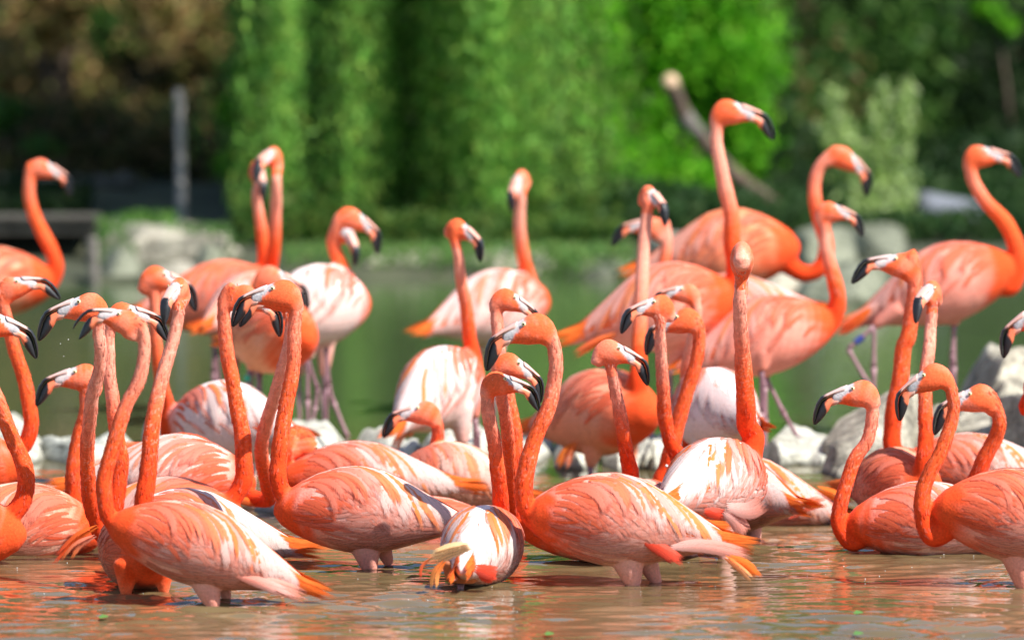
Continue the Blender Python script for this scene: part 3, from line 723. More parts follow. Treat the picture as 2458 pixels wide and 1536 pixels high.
    bm = bmesh.new(); bm.from_mesh(me); bmesh.ops.recalc_face_normals(bm, faces=bm.faces); bm.to_mesh(me); bm.free()
    md = ob.modifiers.new("r", 'REMESH'); md.mode = 'VOXEL'; md.voxel_size = voxel or (.0042 if near else .0058)
    sm = ob.modifiers.new("s", 'SMOOTH'); sm.factor = .5; sm.iterations = 7
    dg = bpy.context.evaluated_depsgraph_get(); dg.update()
    me2 = bpy.data.meshes.new_from_object(ob.evaluated_get(dg)); bpy.data.objects.remove(ob); bpy.data.meshes.remove(me)
    me2.name = "body"
    nv = len(me2.vertices); X = np.empty(nv * 3); me2.vertices.foreach_get("co", X); X = X.reshape(-1, 3)
    # --- colours of the plumage
    no = sum(np.sin(X @ (nr.normal(size=3) * fr) + nr.uniform(0, 6)) for fr in (18, 25, 40, 60, 90, 130)) / 6
    loc = X - T.ref; xb = .2 * L - loc @ T.f; zb = loc @ T.u; yb = loc @ T.n
    hzv_ = np.interp(xb / L, TX, TH) * H; th = np.arctan2(np.abs(yb), zb)
    dt = np.where((xb > 0) & (xb < .5 * L), (np.hypot(zb, yb) / np.maximum(hzv_, .01) - 1) * hzv_, .1)
    chest = 1 - sstep(.03 * L, .15 * L, xb + .05 * no + .03 * (1 - np.cos(th)) * 0 - .05 * np.clip(-zb / .1, 0, 1))
    flank = lerp(C_PINK, C_PALE, .25 + .45 * w)
    back = lerp(lerp(C_ORG, C_PINK, .6), C_PALE, w)
    kb = sstep(.2, .9, np.cos(th) + .25 * no)[:, None]
    ctor = lerp(flank[None], back[None], kb)
    if tint is not None: ctor = lerp(ctor, np.asarray(tint)[None], .75)
    ctor = lerp(ctor, lerp(C_PALE, C_PINK, .35)[None], (sstep(.15, .5, no) * (.5 if tint is None else .2))[:, None])
    ctor = lerp(ctor, lerp(C_BASE, C_MID, .45)[None], chest[:, None])
    # neck
    idx = np.empty(nv, int); dmin = np.empty(nv)
    for s0 in range(0, nv, 4000):
        dd = np.linalg.norm(X[s0:s0 + 4000, None] - cl[None], axis=2); idx[s0:s0 + 4000] = dd.argmin(1); dmin[s0:s0 + 4000] = dd.min(1)
    dn = dmin - rad[idx]; tn = tt[idx] + .05 * no
    ct = lerp(C_MID, C_TOP, min(1, pale_top * 1.1)); ta, tb = .08 + .22 * pale_top, .38 + .30 * pale_top; t3 = tn[:, None]
    cn = np.where(t3 < tb, lerp(ct[None], C_MID[None], sstep(ta, tb, t3)), lerp(C_MID[None], C_BASE[None], sstep(.5, .95, t3)))
    fine = sum(np.sin(X @ (nr.normal(size=3) * fr) + nr.uniform(0, 6)) for fr in (380, 460, 540, 600, 660, 500, 420, 560)) / 4
    fleck = sstep(.35, .8, fine + .3 * no) * neck_pale * (1 - sstep(.6, .9, tn))
    cn = lerp(cn, rgb(.93, .52, .40)[None], (fleck * .45)[:, None])
    kn = sstep(-.012, .012, dt - dn)[:, None]
    col = lerp(ctor, cn, kn)
    # head
    hl = X - E; hxx = HX - (hl @ fx) / (K * hs); hyy = HY - (hl @ fz) / (K * hs)
    inh = (np.linalg.norm(X - hp(900, 300), axis=1) < 175 * K * hs)
    kh = inh * (1 - sstep(985, 1060, hxx + .25 * (hyy - 300) + 12 * no))
    chd = lerp(C_HEAD[None], C_TOP[None], (sstep(.1, .6, no + .3) * .35)[:, None])
    col = lerp(col, chd, kh[:, None])
    bx = np.interp(hyy, [200, 235, 268, 300, 340, 400], [826, 838, 856, 834, 812, 792]) + 7 * fine + 5 * no
    kf = inh * (1 - sstep(bx - 9, bx + 9, hxx))
    fcol = lerp(C_FACE[None], rgb(.62, .52, .50)[None], sstep(-.1, .6, no)[:, None])
    col = lerp(col, fcol, kf[:, None])
    # lores line from eye to bill, thigh down
    for pp, rr in hip_pts:
        dd = np.linalg.norm(X[:, None] - pp[None], axis=2); j = dd.argmin(1); kk = (1 - sstep(-.004, .012, dd.min(1) - rr[j])) * sstep(.45, .85, j / 13)
        if thcol is not None: col = lerp(col, np.asarray(thcol)[None], (1 - sstep(.0, .015, dd.min(1) - rr[j]))[:, None]); continue
        col = lerp(col, (C_PINK if tint is None else lerp(C_PINK, np.asarray(tint), .6))[None] * .95, (kk * .5)[:, None])
    col = np.clip(col * (1 + .05 * no[:, None]), 0, .95)
    at_ = me2.color_attributes.new("Col", 'FLOAT_COLOR', 'POINT'); cc = np.ones((nv, 4)); cc[:, :3] = col; at_.data.foreach_set("color", cc.ravel())
    me2.polygons.foreach_set("use_smooth", [True] * len(me2.polygons)); me2.materials.clear(); me2.materials.append(M_BODY)
    bo = bpy.data.objects.new("body", me2); COL.objects.link(bo); bo.parent = root
    if near:
        nap = MB()
        i0, i1 = np.searchsorted(dl, Lh + .012), np.searchsorted(dl, Lv * .99)
        for q in range(420):
            j = R.randint(i0, max(i0 + 1, i1)); Tn = nrm(cl[min(j + 1, 129)] - cl[j - 1]); a0_ = nrm(np.cross(Tn, [.3, .8, .2])); b0_ = np.cross(Tn, a0_); ph = R.uniform(0, 6.283)
            nn_ = a0_ * math.cos(ph) + b0_ * math.sin(ph)
            if nn_[1] > .5: continue
            p0 = cl[j] + nn_ * (rad[j] * .985); ln_ = R.uniform(.010, .018); t_ = float(tt[j])
            cc_ = lerp(ct, C_MID, float(sstep(ta, tb, t_))) if t_ < tb else lerp(C_MID, C_BASE, float(sstep(.5, .95, t_)))
            cc_ = np.clip(lerp(cc_, rgb(.88, .42, .30), R.random() ** 2 * .5 * (1 - t_ * .6)) * R.uniform(.92, 1.06), 0, .95)
            tw = (a0_ * -math.sin(ph) + b0_ * math.cos(ph)) * R.uniform(-.25, .25)
            P_ = np.array([p0 + (Tn + tw) * ln_ * s_ + nn_ * (.0003 + .0011 * s_ * s_) for s_ in (0, .35, .7, 1)])
            nap.add(*strip(P_, [nn_] * 4, R.uniform(.0022, .0036), cc_, cc_, .1))
        nap.obj("neck_down", M_FEA, root, "stuff")
    # --- bill: upper and lower mandible
    bw = (.85 if not near else R.choice((0, .2, .5)))
    def mandible(upper, rot=0.0):
        v = []; f = []; c = []; nn = 12; piv = np.array([800.0, 350.0]); dense = []
        src = BILL
        for j in range(len(src) - 1):
            for t in np.linspace(0, 1, 3, endpoint=False): dense.append([lerp(np.array(src[j][q], float), np.array(src[j + 1][q], float), t) for q in range(4)])
        dense.append([np.array(src[-1][q], float) for q in range(4)])
        M_ = len(dense)
        for j, (up, lo, hw, mf) in enumerate(dense):
            s = j / (M_ - 1); mid = up + (lo - up) * mf; gap = .006
            e0, e1 = (up, mid - (lo - up) * gap) if upper else (mid + (lo - up) * gap, lo)
            for k in range(nn):
                t = 2 * math.pi * k / nn; cx = math.cos(t); sx = math.sin(t)
                # D-shaped section, flat along the mouth
                al = (1 + cx) / 2 if upper else (1 - cx) / 2        # 1 at the outside
                al = al ** .75
                q = e1 + (e0 - e1) * al if upper else e0 + (e1 - e0) * al
                wl = sx * hw * (1.0 if upper else .92)
                if rot:
                    d0 = q - piv; q = piv + np.array([d0[0] * math.cos(rot) - d0[1] * math.sin(rot), d0[0] * math.sin(rot) + d0[1] * math.cos(rot)])
                v.append(hp(q[0], q[1], wl))
                edge = .43 if upper else .55
                jag = .03 * math.sin(k * 2.3 + i) + (.06 * (1 - al) if upper else .16 * (1 - al) ** 2)
                kb_ = sstep(edge - .02, edge + .02, s + jag)
                bc = lerp(lerp(rgb(.60, .47, .44), rgb(.74, .36, .28), bw), lerp(rgb(.74, .42, .34), rgb(.78, .30, .20), bw), s * 1.5 if s < .6 else .9) if upper else lerp(rgb(.62, .42, .36), rgb(.84, .21, .10), min(1, s * 4))
                if upper and al < .03: kb_ = max(kb_, .7 if s > .06 else 0)   # dark line of the mouth
                if upper and .20 < s < .42 and .30 < al < .42 and near: bc = bc * .25    # nostril slit
                c.append(lerp(bc, C_BLK, kb_))
        for j in range(M_ - 1):
            for k in range(nn): f.append((j * nn + k, j * nn + (k + 1) % nn, (j + 1) * nn + (k + 1) % nn, (j + 1) * nn + k))
        f.append(tuple(range(nn - 1, -1, -1))); f.append(tuple((M_ - 1) * nn + k for k in range(nn)))
        return mesh_obj("upper_bill" if upper else "lower_bill", v, f, M_BILL, root, c)
    mandible(True); mandible(False, -jaw)
    # --- eyes
    for sgn in (-1, 1):
        if np.dot(fy * sgn, [0, -1, 0]) < -.6: continue
        ev_, ef = [], []
        c0 = hp(846, 270, sgn * 55); ax = nrm(fy * sgn + fx * .25)
        e1 = nrm(fx - ax * np.dot(fx, ax)); e2 = np.cross(ax, e1); r = 13 * K * hs
        for j in range(5):
            ph = j / 4 * 1.5
            for k in range(12):
                t = k / 12 * 6.2832
                ev_.append(c0 + ax * r * .7 * math.cos(ph) + (e1 * math.cos(t) + e2 * math.sin(t)) * r * math.sin(ph))
        for j in range(4):
            for k in range(12): ef.append((j * 12 + k, j * 12 + (k + 1) % 12, (j + 1) * 12 + (k + 1) % 12, (j + 1) * 12 + k))
        eo = mesh_obj("eye", ev_, ef, M_EYE, root)
        pv, pf = [], []
        for j in range(4):
            ph = j / 3 * 1.5
            for k in range(10):
                t = k / 10 * 6.2832
                pv.append(c0 + ax * (r * .62 + r * .22 * math.cos(ph)) + (e1 * math.cos(t) + e2 * math.sin(t)) * r * .5 * math.sin(ph))
        for j in range(3):
            for k in range(10): pf.append((j * 10 + k, j * 10 + (k + 1) % 10, (j + 1) * 10 + (k + 1) % 10, (j + 1) * 10 + k))
        mesh_obj("pupil", pv, pf, M_PUP, eo)
    # --- wings: small coverts joined, long feathers one by one
    def pick(kind):
        if kind == 'cov': c = lerp(lerp(C_PINK, C_PALE, R.random() * (.15 + .75 * w)), C_ORG, R.choice((0, 0, .1, .3)) * (1.1 - w))
        elif kind == 'org': c = lerp(C_ORG, rgb(.88, .28, .05), R.random())
        elif kind == 'pale': c = lerp(C_PALE, C_PINK, R.random() * (.8 - .6 * w))
        else: c = lerp(C_PINK, C_PALE, R.random() * .55)
        return c if tint is None else lerp(c, np.asarray(tint), .25 if kind == 'org' else .62)
    d2r = math.radians
    for sgn in (-1, 1):
        vis = np.dot(T.n * sgn, [0, -1, 0])
        shown = vis > -.55
        wing = MB()
        # flank plumes below the wing, fine and hair like, sweeping back
        if near and shown:
            for k in range(150):
                xl = R.uniform(.05, .36); row = R.random(); th0 = d2r(84 + row * 70)
                if xl < .11 and row > .5: continue
                x = xl * L; kc = float(1 - sstep(.03, .16, xl + R.uniform(-.03, .03)))
                c = lerp(pick('pink'), lerp(C_MID, C_BASE, .3), kc); c = lerp(c, C_PINK * .8, .3 * row)
                P, Nn = drape(T, x, th0, d2r(R.uniform(-4, 14)), R.uniform(.07, .12), sgn, .0002, .0022, 6, bend=d2r(R.uniform(-34, -8)))
                wing.add(*strip(P, Nn, R.uniform(.0045, .0075), c, lerp(c, C_PALE, (.15 + .3 * R.random()) * (1 - .8 * kc)), .05))
        # small coverts of the shoulder, front to back
        for k in range(150 if near else 46):
            xl = .06 + .26 * R.random(); row = R.random(); th0 = d2r(6 + row * 82)
            kc = float(1 - sstep(.07, .24, xl + R.uniform(-.03, .03)))
            c = lerp(pick('cov'), lerp(C_MID, C_PINK, .3), kc)
            P, Nn = drape(T, xl * L, th0, d2r(lerp(10, 30, xl / .32) + R.uniform(-8, 8)), R.uniform(.06, .10), sgn, .0004, .003, 6, bend=d2r(25))
            wing.add(*strip(P, Nn, R.uniform(.006, .010), c, lerp(c, C_PALE, (.1 + .35 * R.random()) * (1 - kc)), .06))
        if not shown:
            for k in range(12):
                P, Nn = drape(T, (.14 + .018 * k) * L, d2r(8 + 2 * k), d2r(30 - 1.5 * k), .14, sgn, .001, .004, 7, bend=d2r(35))
                wing.add(*strip(P, Nn, .011, pick('pale'), pick('pale'), .1))
            for k in range(7):
                P, Nn = drape(T, (.36 + .01 * k) * L, d2r(24 + 11 * k), d2r(-4), .15 * tail, sgn, .001, .003, 7)
                wing.add(*strip(P, Nn, .009, C_ORG, C_ORG, .1))
            wing.obj("wing", M_FEA, root, "stuff"); continue
        wo_ = wing.obj("wing", M_FEA, root, "stuff")
        def one(P, Nn, wd, ca, cb, arch=.10):
            v, f, c, u_ = strip(P, Nn, wd, ca, cb, arch); mesh_obj("feather", v, f, M_FEA, wo_, c, u_)
        # rear coverts: broad, pale, drooping to a scalloped lower edge
        nb = 15 if near else 7
        for k in range(nb):
            s = k / (nb - 1); c = pick('pale')
            P, Nn = drape(T, lerp(.20, .385, s) * L, d2r(lerp(34, 26, s) + R.uniform(-5, 5)), d2r(lerp(26, 12, s) + R.uniform(-4, 4)), lerp(.14, .12, s) * R.uniform(.85, 1.15), sgn, .0015, R.uniform(.004, .009), 8, bend=d2r(lerp(58, 40, s)))
            c = lerp(c, C_WHITE, (.25 + .35 * s) * (1 if tint is None else .4)); one(P, Nn, R.uniform(.013, .019), c, lerp(c, C_PALE, .5))
        # long plumes from the shoulder blades, orange among pale, curving down over the wing
        ns = 26 if near else 11
        for k in range(ns):
            s = k / (ns - 1)
            kind = 'org' if R.random() < (.80 - .25 * w) * (1 if .1 < s < .8 else .3) else 'pale'
            c = pick(kind); kc = float(1 - sstep(.09, .29, lerp(.085, .33, s) + R.uniform(-.03, .03))); c = lerp(c, lerp(C_MID, C_PINK, .45), kc * .95)
            c2 = lerp(c, C_PALE, (.05 + .25 * R.random() if kind == 'org' else .4) * (1 - .5 * kc))
            x = lerp(.085, .33, s) * L + R.uniform(-.008, .008); th0 = d2r(R.uniform(10, 34) if s > .25 else R.uniform(22, 40))
            P, Nn = drape(T, x, th0, d2r(lerp(22, 14, s) + R.uniform(-5, 5)), lerp(.13, .165, s) * R.uniform(.8, 1.2), sgn, .002, R.uniform(.0045, .0085) + (.002 if kind == 'org' else 0), 9, bend=d2r(R.uniform(34, 68)))
            if kind == 'pale' and th0 < d2r(19) and s > .4: c = lerp(c, C_WHITE, .65 if tint is None else .3); c2 = c
            one(P, Nn, R.uniform(.0075, .012) if kind == 'org' else R.uniform(.011, .016), c, c2)
        # flight feathers showing behind, orange to red
        nf = 13 if near else 7
        for k in range(nf):
            s = k / (nf - 1)
            P, Nn = drape(T, lerp(.31, .40, s) * L, d2r(lerp(30, 104, s)), d2r(5 + R.uniform(-5, 5)), lerp(.27, .17, s) * tail * R.uniform(.84, 1.06), sgn, .001, R.uniform(.002, .006), 8, bend=d2r(-4))
            c = lerp(C_ORG, C_RED, .25 + .5 * s * R.random())
            one(P, Nn, R.uniform(.0075, .0105), c, lerp(C_ORG, rgb(.86, .20, .035), .5))
        for k in range(4):
            P, Nn = drape(T, (.36 + .012 * k) * L, d2r(100 + 12 * k), d2r(-2), .13 * tail * R.uniform(.9, 1.1), sgn, .002, .004, 8)
            c = pick('pink'); one(P, Nn, .010, c, lerp(c, C_PALE, .4))
    # --- extra feathers that stick out or hang: (points, half width px, colour, colour, depth offset)
    if True:
        for pts_, wpx, ca, cb, dd in extra:
            P0 = spline([at(q[0], q[1], D + dd) for q in pts_], 9); nfan = max(1, int(round(wpx / 5.0)))
            t0 = nrm(P0[-1] - P0[0]); acr = nrm(np.cross(t0, [0, -1, 0]))
            for q in range(nfan):
                o_ = 0 if nfan == 1 else (q / (nfan - 1) - .5) * 2
                sp = np.linspace(.35, 1, 9)[:, None] ** .7 if nfan > 1 else 0
                cut = 1 - .22 * abs(o_) * R.random() - .08 * R.random()
                P = P0[0] + (P0 - P0[0]) * cut + acr * o_ * rp(wpx) * .7 * sp + np.array([0, -.004 * q, 0])
                Nn = np.array([nrm([.12 * R.uniform(-1, 1) + acr[0] * o_ * .5, -.9, .35 + acr[2] * o_ * .5])] * 9)
                f0 = R.uniform(-.12, .12)
                v, f, c, u_ = strip(P, Nn, rp(min(wpx, 10.5)), np.clip(lerp(ca, C_PALE, max(0, f0)), 0, 1) * (1 + min(0, f0)), cb, .2, .12)
                mesh_obj("feather", v, f, M_FEA, root, c, u_)
    # --- legs
    for q in (legs or ()):
        pl, dd = q; pp = [at(p[0], p[1], D + dd) for p in pl]; leg_lines.append(pp)
    for li, ll in enumerate(leg_lines):
        ll = [np.asarray(p, float) for p in ll]; mb = MB()
        for j in range(len(ll) - 1):
            s = np.linspace(0, 1, 7)[:, None]; pp = ll[j] + (ll[j + 1] - ll[j]) * s
            rr = .0062 + .0035 * np.abs(2 * s[:, 0] - 1) ** 4
            v, f = tube(pp, rr, 10); mb.add(v, f, lerp(rgb(.36, .20, .22), rgb(.20, .09, .11), R.random()))
        mb.obj("leg", M_LEG, root)
    for (bu0, bv0, bu1, bv1, dd, mt) in (bands or ()):
        v, f = tube([at(bu0, bv0, D + dd), at(bu1, bv1, D + dd)], .0105, 14); mesh_obj("leg_band", v, f, mt, root, smooth=False)
    rebase(root)
    for c in root.children:
        pass
    return root

# every flamingo: look, depth, torso (photo position of its middle, heading, pitch, length, height), neck from head to breast, head (eye, bill tip)
B = flamingo
# far birds first
B("blurred flamingo at top left facing right, neck in a deep S before the dark dock", 26.0, (-15, 682, 0, 8, 1.0, 1.0),
  [(76, 400), (70, 440), (69, 470), (79, 512), (102, 558), (122, 598), (134, 635), (131, 664), (112, 682)], (117, 396, 170, 470), w=.55, rt=.019, rb=.026, pale_top=.35, neck_pale=.2, tint=rgb(.84, .33, .17))
B("taller of the two upright crossing necks at left, straight neck, head turned to the camera", 25.1, (612, 745, 60, 5, 1.0, 1.0),
  [(664, 425), (662, 460), (660, 500), (658, 578), (654, 629), (648, 670)], (646, 366, 614, 432), az=60, w=.4, rt=.016, rb=.024, neck_pale=.2)
B("lower of the two upright crossing necks at left, white face, bill pointing straight down", 25.45, (540, 716, 12, 8, 1.0, 1.0),
  [(617, 440), (617, 470), (620, 500), (626, 558), (634, 609), (632, 660)], (622, 405, 632, 478), az=70, w=.25, rt=.014, rb=.024, neck_pale=.3, tint=rgb(.80, .16, .08),
  legs=[([(512, 790), (519, 850), (525, 925), (520, 1010)], 0), ([(560, 790), (564, 860), (568, 930), (566, 1010)], .05)], thighs=[((515, 760, 34), (513, 800, 12)), ((558, 760, 34), (560, 800, 12), .05)])
B("small headed flamingo whose pale neck curls inside the arch of its neighbour's neck", 25.1, (770, 745, 60, 5, 1.0, 1.0),
  [(824, 548), (812, 572), (806, 600), (812, 640), (826, 690), (832, 740)], (838, 556, 851, 632), az=55, w=.6, rt=.015, rb=.023, pale_top=.9)
B("white backed flamingo seen from behind, neck arched to the right over the green water", 24.6, (772, 732, 50, 4, 1.0, 1.03),
  [(836, 508), (815, 524), (803, 550), (798, 580), (813, 625), (836, 669), (852, 713), (850, 752), (836, 778)], (866, 520, 907, 608), w=1.0, rt=.0175, rb=.026, pale_top=.45, neck_pale=.2,
  thighs=[((785, 790, 42), (783, 835, 12)), ((742, 800, 46), (738, 862, 13), -.05)],
  legs=[([(783, 835), (789, 924), (800, 965), (834, 1048)], 0), ([(738, 862), (762, 934), (757, 975), (742, 1045)], -.05)])
B("pale flamingo with upright neck and bill hanging down, standing alone at mid water", 25.5, (1195, 738, 40, 10, 1.0, 1.0),
  [(1252, 460), (1249, 489), (1247, 544), (1254, 606), (1263, 650), (1276, 690), (1284, 730)], (1242, 428, 1228, 506), az=62, w=.75, rt=.0165, rb=.026, tint=rgb(.86, .55, .50))
B("flamingo with bill held level, head passing behind a taller upright neck", 24.8, (1742, 742, 180, 0, 1.0, .9),
  [(1592, 534), (1600, 560), (1597, 606), (1590, 653), (1586, 690), (1586, 720)], (1547, 531, 1470, 588), w=.4, rt=.0155, rb=.023, pale_top=.9)
B("orange flamingo whose neck drops in a U before rising to its lowered head", 25.2, (1762, 602, 4, 10, 1.0, 1.1),
  [(2012, 360), (1986, 378), (1966, 405), (1957, 440), (1957, 480), (1968, 530), (1981, 580), (1980, 622), (1958, 652), (1925, 654), (1898, 640)], (2046, 376, 2081, 470), w=.35, rt=.018, rb=.028, pale_top=.6, neck_pale=.2, tint=rgb(.84, .22, .08))
B("tallest flamingo, head highest of all in front of the trees, long neck straight up", 23.9, (1612, 738, 6, 15, 1.0, 1.12),
  [(1734, 275), (1726, 300), (1722, 339), (1726, 398), (1742, 458), (1754, 517), (1759, 577), (1763, 636), (1764, 690), (1752, 730)], (1768, 254, 1856, 334), w=.3, rt=.0175, rb=.032, pale_top=.95, neck_pale=.3, tint=rgb(.80, .28, .20),
  extra=[([(1480, 800), (1420, 825), (1352, 866)], 9, C_ORG, C_RED, -.1), ([(1470, 815), (1440, 840), (1433, 856)], 7, C_ORG, C_ORG, -.1)],
  thighs=[((1640, 820, 50), (1610, 880, 12)), ((1700, 800, 40), (1700, 850, 10), .1)], legs=[([(1700, 850), (1692, 930), (1690, 1010)], .1), ([(1610, 880), (1606, 930), (1600, 1000)], 0)])
B("slender flamingo leaning forward, one leg stretched out to a pink webbed foot on the stones", 23.9, (1850, 806, 14, 17, 1.0, .98),
  [(1984, 520), (1982, 549), (1983, 597), (1992, 636), (2004, 676), (2011, 716), (2004, 752), (1985, 785)], (2008, 497, 2072, 566), w=.35, rt=.016, rb=.029, tail=.75, pale_top=.8, tint=rgb(.78, .23, .16),
  extra=[([(1722, 845), (1702, 862), (1686, 880)], 9, C_ORG, C_PINK, -.02)],
  thighs=[((1838, 850, 40), (1838, 905, 12)), ((1828, 845, 36), (1828, 890, 13), -.08)],
  legs=[([(1838, 905), (1880, 990), (1922, 1062), (1950, 1104), (2004, 1108)], 0), ([(1828, 890), (1836, 930), (1834, 1030), (1836, 1090)], -.08)])
B("flamingo at far right with a blue leg band, body sloping down to an orange tail", 24.6, (2282, 680, 2, 21, 1.03, 1.03),
  [(2338, 375), (2330, 402), (2336, 438), (2366, 482), (2406, 526), (2432, 569), (2444, 620), (2440, 660), (2420, 690)], (2366, 360, 2451, 424), w=.35, rt=.0185, rb=.030, pale_top=.5, neck_pale=.2, tint=rgb(.80, .27, .20),
  extra=[([(2090, 740), (2050, 775), (1994, 812)], 13, C_ORG, C_RED, -.06), ([(2110, 730), (2060, 762), (2010, 800)], 15, C_PALE, C_ORG, -.05)],
  thighs=[((2290, 735, 40), (2290, 782, 11)), ((2150, 745, 34), (2098, 784, 10), -.05)],
  legs=[([(2290, 782), (2286, 850), (2280, 910), (2280, 1000)], 0), ([(2098, 784), (2036, 838), (2080, 915), (2122, 1000), (2130, 1060)], -.05)],
  bands=[(2072, 808, 2054, 822, -.05, M_BAND)])
# middle rows
B("narrow orange flamingo behind the left group, a green leg band, bill pointing right", 23.9, (662, 806, -60, 6, 1.0, 1.0),
  [(648, 680), (652, 720), (668, 760), (690, 790)], (672, 656, 738, 745), w=.1, rt=.017, rb=.026, pale_top=.3, tint=rgb(.84, .29, .13),
  legs=[([(600, 880), (592, 930), (590, 1010)], 0), ([(622, 880), (620, 930), (618, 1010)], .04)], thighs=[((612, 840, 36), (602, 890, 11)), ((640, 850, 36), (624, 895, 11), .04)], bands=[(596, 900, 594, 915, 0, M_BANDG)])
B("flamingo with a large white rump behind the left necks, head peeking out to the right", 22.9, (535, 1020, 138, 2, 1.0, 1.05),
  [(376, 690), (371, 715), (374, 798), (379, 881), (390, 930), (399, 964), (403, 1020), (410, 1060)], (398, 656, 470, 745), w=1.0, rt=.0155, rb=.0235, pale_top=.4)
B("white backed flamingo on the ledge with hanging orange tail feathers and slim straight neck", 23.4, (1062, 932, 62, 18, .98, 1.0),
  [(1094, 545), (1092, 569), (1097, 616), (1105, 671), (1119, 744), (1130, 817), (1138, 871), (1136, 905)], (1117, 544, 1153, 624), az=25, w=1.0, rt=.0145, rb=.0245, pale_top=.8,
  extra=[([(1010, 1005), (960, 1035), (908, 1072)], 10, C_ORG, C_ORG, -.16), ([(990, 1015), (955, 1055), (932, 1108)], 9, C_ORG, C_PALE, -.17), ([(1000, 1010), (985, 1030), (965, 1050)], 14, C_PALE, C_ORG, -.16)],
  thighs=[((1105, 985, 46), (1110, 1065, 14), -.05), ((1130, 960, 40), (1140, 1005, 12), .06)], legs=[([(1140, 1005), (1146, 1040), (1152, 1110)], .06), ([(1110, 1065), (1112, 1090), (1112, 1140)], -.05)])
B("orange flamingo facing the camera before the ledge, long thin upright neck, white face", 23.3, (1452, 992, -48, 10, 1.08, 1.08),
  [(1556, 480), (1551, 518), (1546, 590), (1542, 671), (1537, 750), (1536, 827), (1533, 871), (1528, 910)], (1568, 462, 1596, 536), az=55, w=.2, rt=.0175, rb=.0235, pale_top=1.5, tint=rgb(.82, .30, .16),
  extra=[([(1385, 1060), (1355, 1085), (1330, 1132)], 9, C_ORG, rgb(.85, .22, .03), -.06), ([(1380, 1070), (1368, 1095), (1352, 1128)], 8, C_ORG, C_PINK, -.07)],
  thighs=[((1432, 1030, 62), (1417, 1122, 11), -.03), ((1508, 1030, 44), (1515, 1112, 11), .0)], legs=[([(1417, 1120), (1416, 1150), (1415, 1200)], -.03), ([(1515, 1110), (1520, 1140), (1522, 1180)], .04)])
B("flamingo with a sunlit white rump behind the right necks, dark bill tip held level", 22.6, (1712, 988, 112, 2, 1.0, 1.02),
  [(1666, 722), (1671, 745), (1668, 780), (1660, 830), (1651, 890), (1650, 960), (1654, 1030), (1657, 1085)], (1635, 691, 1562, 747), w=1.0, rt=.0155, rb=.0235, pale_top=.8, tint=rgb(.90, .66, .64))
B("coral flamingo by the right rocks, bill held out left before a pink body", 22.3, (2320, 1125, 180, 3, 1.0, .82),
  [(2184, 612), (2196, 645), (2195, 700), (2188, 755), (2178, 809), (2169, 836), (2159, 909), (2147, 975), (2142, 1036), (2146, 1075), (2165, 1100)], (2148, 618, 2046, 678), w=.75, rt=.020, rb=.026, pale_top=.35)
B("flamingo with its neck curled back over its own body in a golden loop", 22.0, (325, 1182, 0, 4, 1.0, .92),
  [(300, 1078, .02), (330, 1078, 0), (370, 1078, -.05), (400, 1066, -.06), (440, 1057, -.06), (482, 1068, -.05), (508, 1100, -.03), (508, 1140, -.02), (490, 1165, 0)], (272, 1092, 236, 1150), w=.8, rt=.019, rb=.026, pale_top=.2, neck_pale=.1, tint=rgb(.90, .62, .45), flare=.9)
B("orange flamingo with its neck folded short, behind the back of the large coral bird", 22.0, (850, 1150, 180, 3, 1.0, .86),
  [(740, 1058, .12), (725, 1042, .08), (704, 1045, .03), (690, 1075, 0), (688, 1110, 0), (700, 1135, 0)], (762, 1072, 792, 1150), hd=.16, w=.65, rt=.018, rb=.026, pale_top=.2)
B("half hidden flamingo whose neck runs close along the large coral bird's neck at left", 21.75, (430, 1150, 0, 3, 1.0, 1.0),
  [(694, 742), (698, 775), (692, 830), (678, 890), (660, 950), (642, 1010), (629, 1071), (630, 1115), (645, 1165), (645, 1195), (610, 1198), (585, 1185)], (664, 702, 576, 782), hd=-.55, w=.9, rt=.0155, rb=.0215, pale_top=1.0, tint=rgb(.92, .70, .62),
  extra=[([(560, 1195), (610, 1205), (650, 1222)], 8, C_ORG, C_ORG, -.05)])
B("small flamingo with slim orange neck and pale lit crown between the centre birds", 22.2, (1078, 1166, 140, 3, 1.0, 1.0),
  [(1038, 985), (1046, 1004), (1052, 1036), (1043, 1084), (1029, 1135), (1018, 1171), (1014, 1190)], (1001, 976, 919, 1048), w=.55, rt=.0155, rb=.021, pale_top=.3, tint=rgb(.90, .55, .38))
B("flamingo with a pink crown whose bill hides behind the big central bird's head", 21.5, (1040, 1292, 0, 3, 1.0, .92),
  [(1203, 728), (1194, 750), (1193, 790), (1198, 840), (1208, 890), (1222, 960), (1234, 1040), (1240, 1120), (1236, 1200)], (1237, 712, 1288, 800), w=.4, rt=.016, rb=.022, pale_top=.8,
  extra=[([(860, 1296), (780, 1302), (740, 1320), (704, 1352)], 9, C_ORG, C_ORG, -.25), ([(860, 1325), (800, 1330), (738, 1352)], 14, C_RED, C_ORG, -.25)])
B("flamingo with bright orange head and grey face, its bill hidden behind a paler neck", 21.9, (1775, 1188, 172, 10, 1.0, .92),
  [(1664, 764), (1675, 784), (1678, 827), (1667, 882), (1646, 947), (1628, 1009), (1612, 1064), (1598, 1120), (1594, 1165)], (1622, 758, 1551, 850), w=.5, rt=.0165, rb=.0235, pale_top=.1, neck_pale=.25,
  extra=[([(1960, 1170), (2010, 1190), (2066, 1226)], 12, C_ORG, C_ORG, -.05), ([(1890, 1240), (1950, 1205), (2000, 1190)], 16, C_RED, rgb(.85, .20, .10), -.12)])
B("flamingo with white crown and black hooked bill on a slim pink neck, right of centre", 21.5, (1745, 1185, 130, 2, 1.0, .9),
  [(1580, 745), (1584, 775), (1586, 809), (1588, 864), (1590, 936), (1596, 1002), (1612, 1064), (1626, 1095)], (1564, 722, 1491, 797), az=15, w=.6, rt=.0135, rb=.0215, pale_top=1.0, neck_pale=.8)
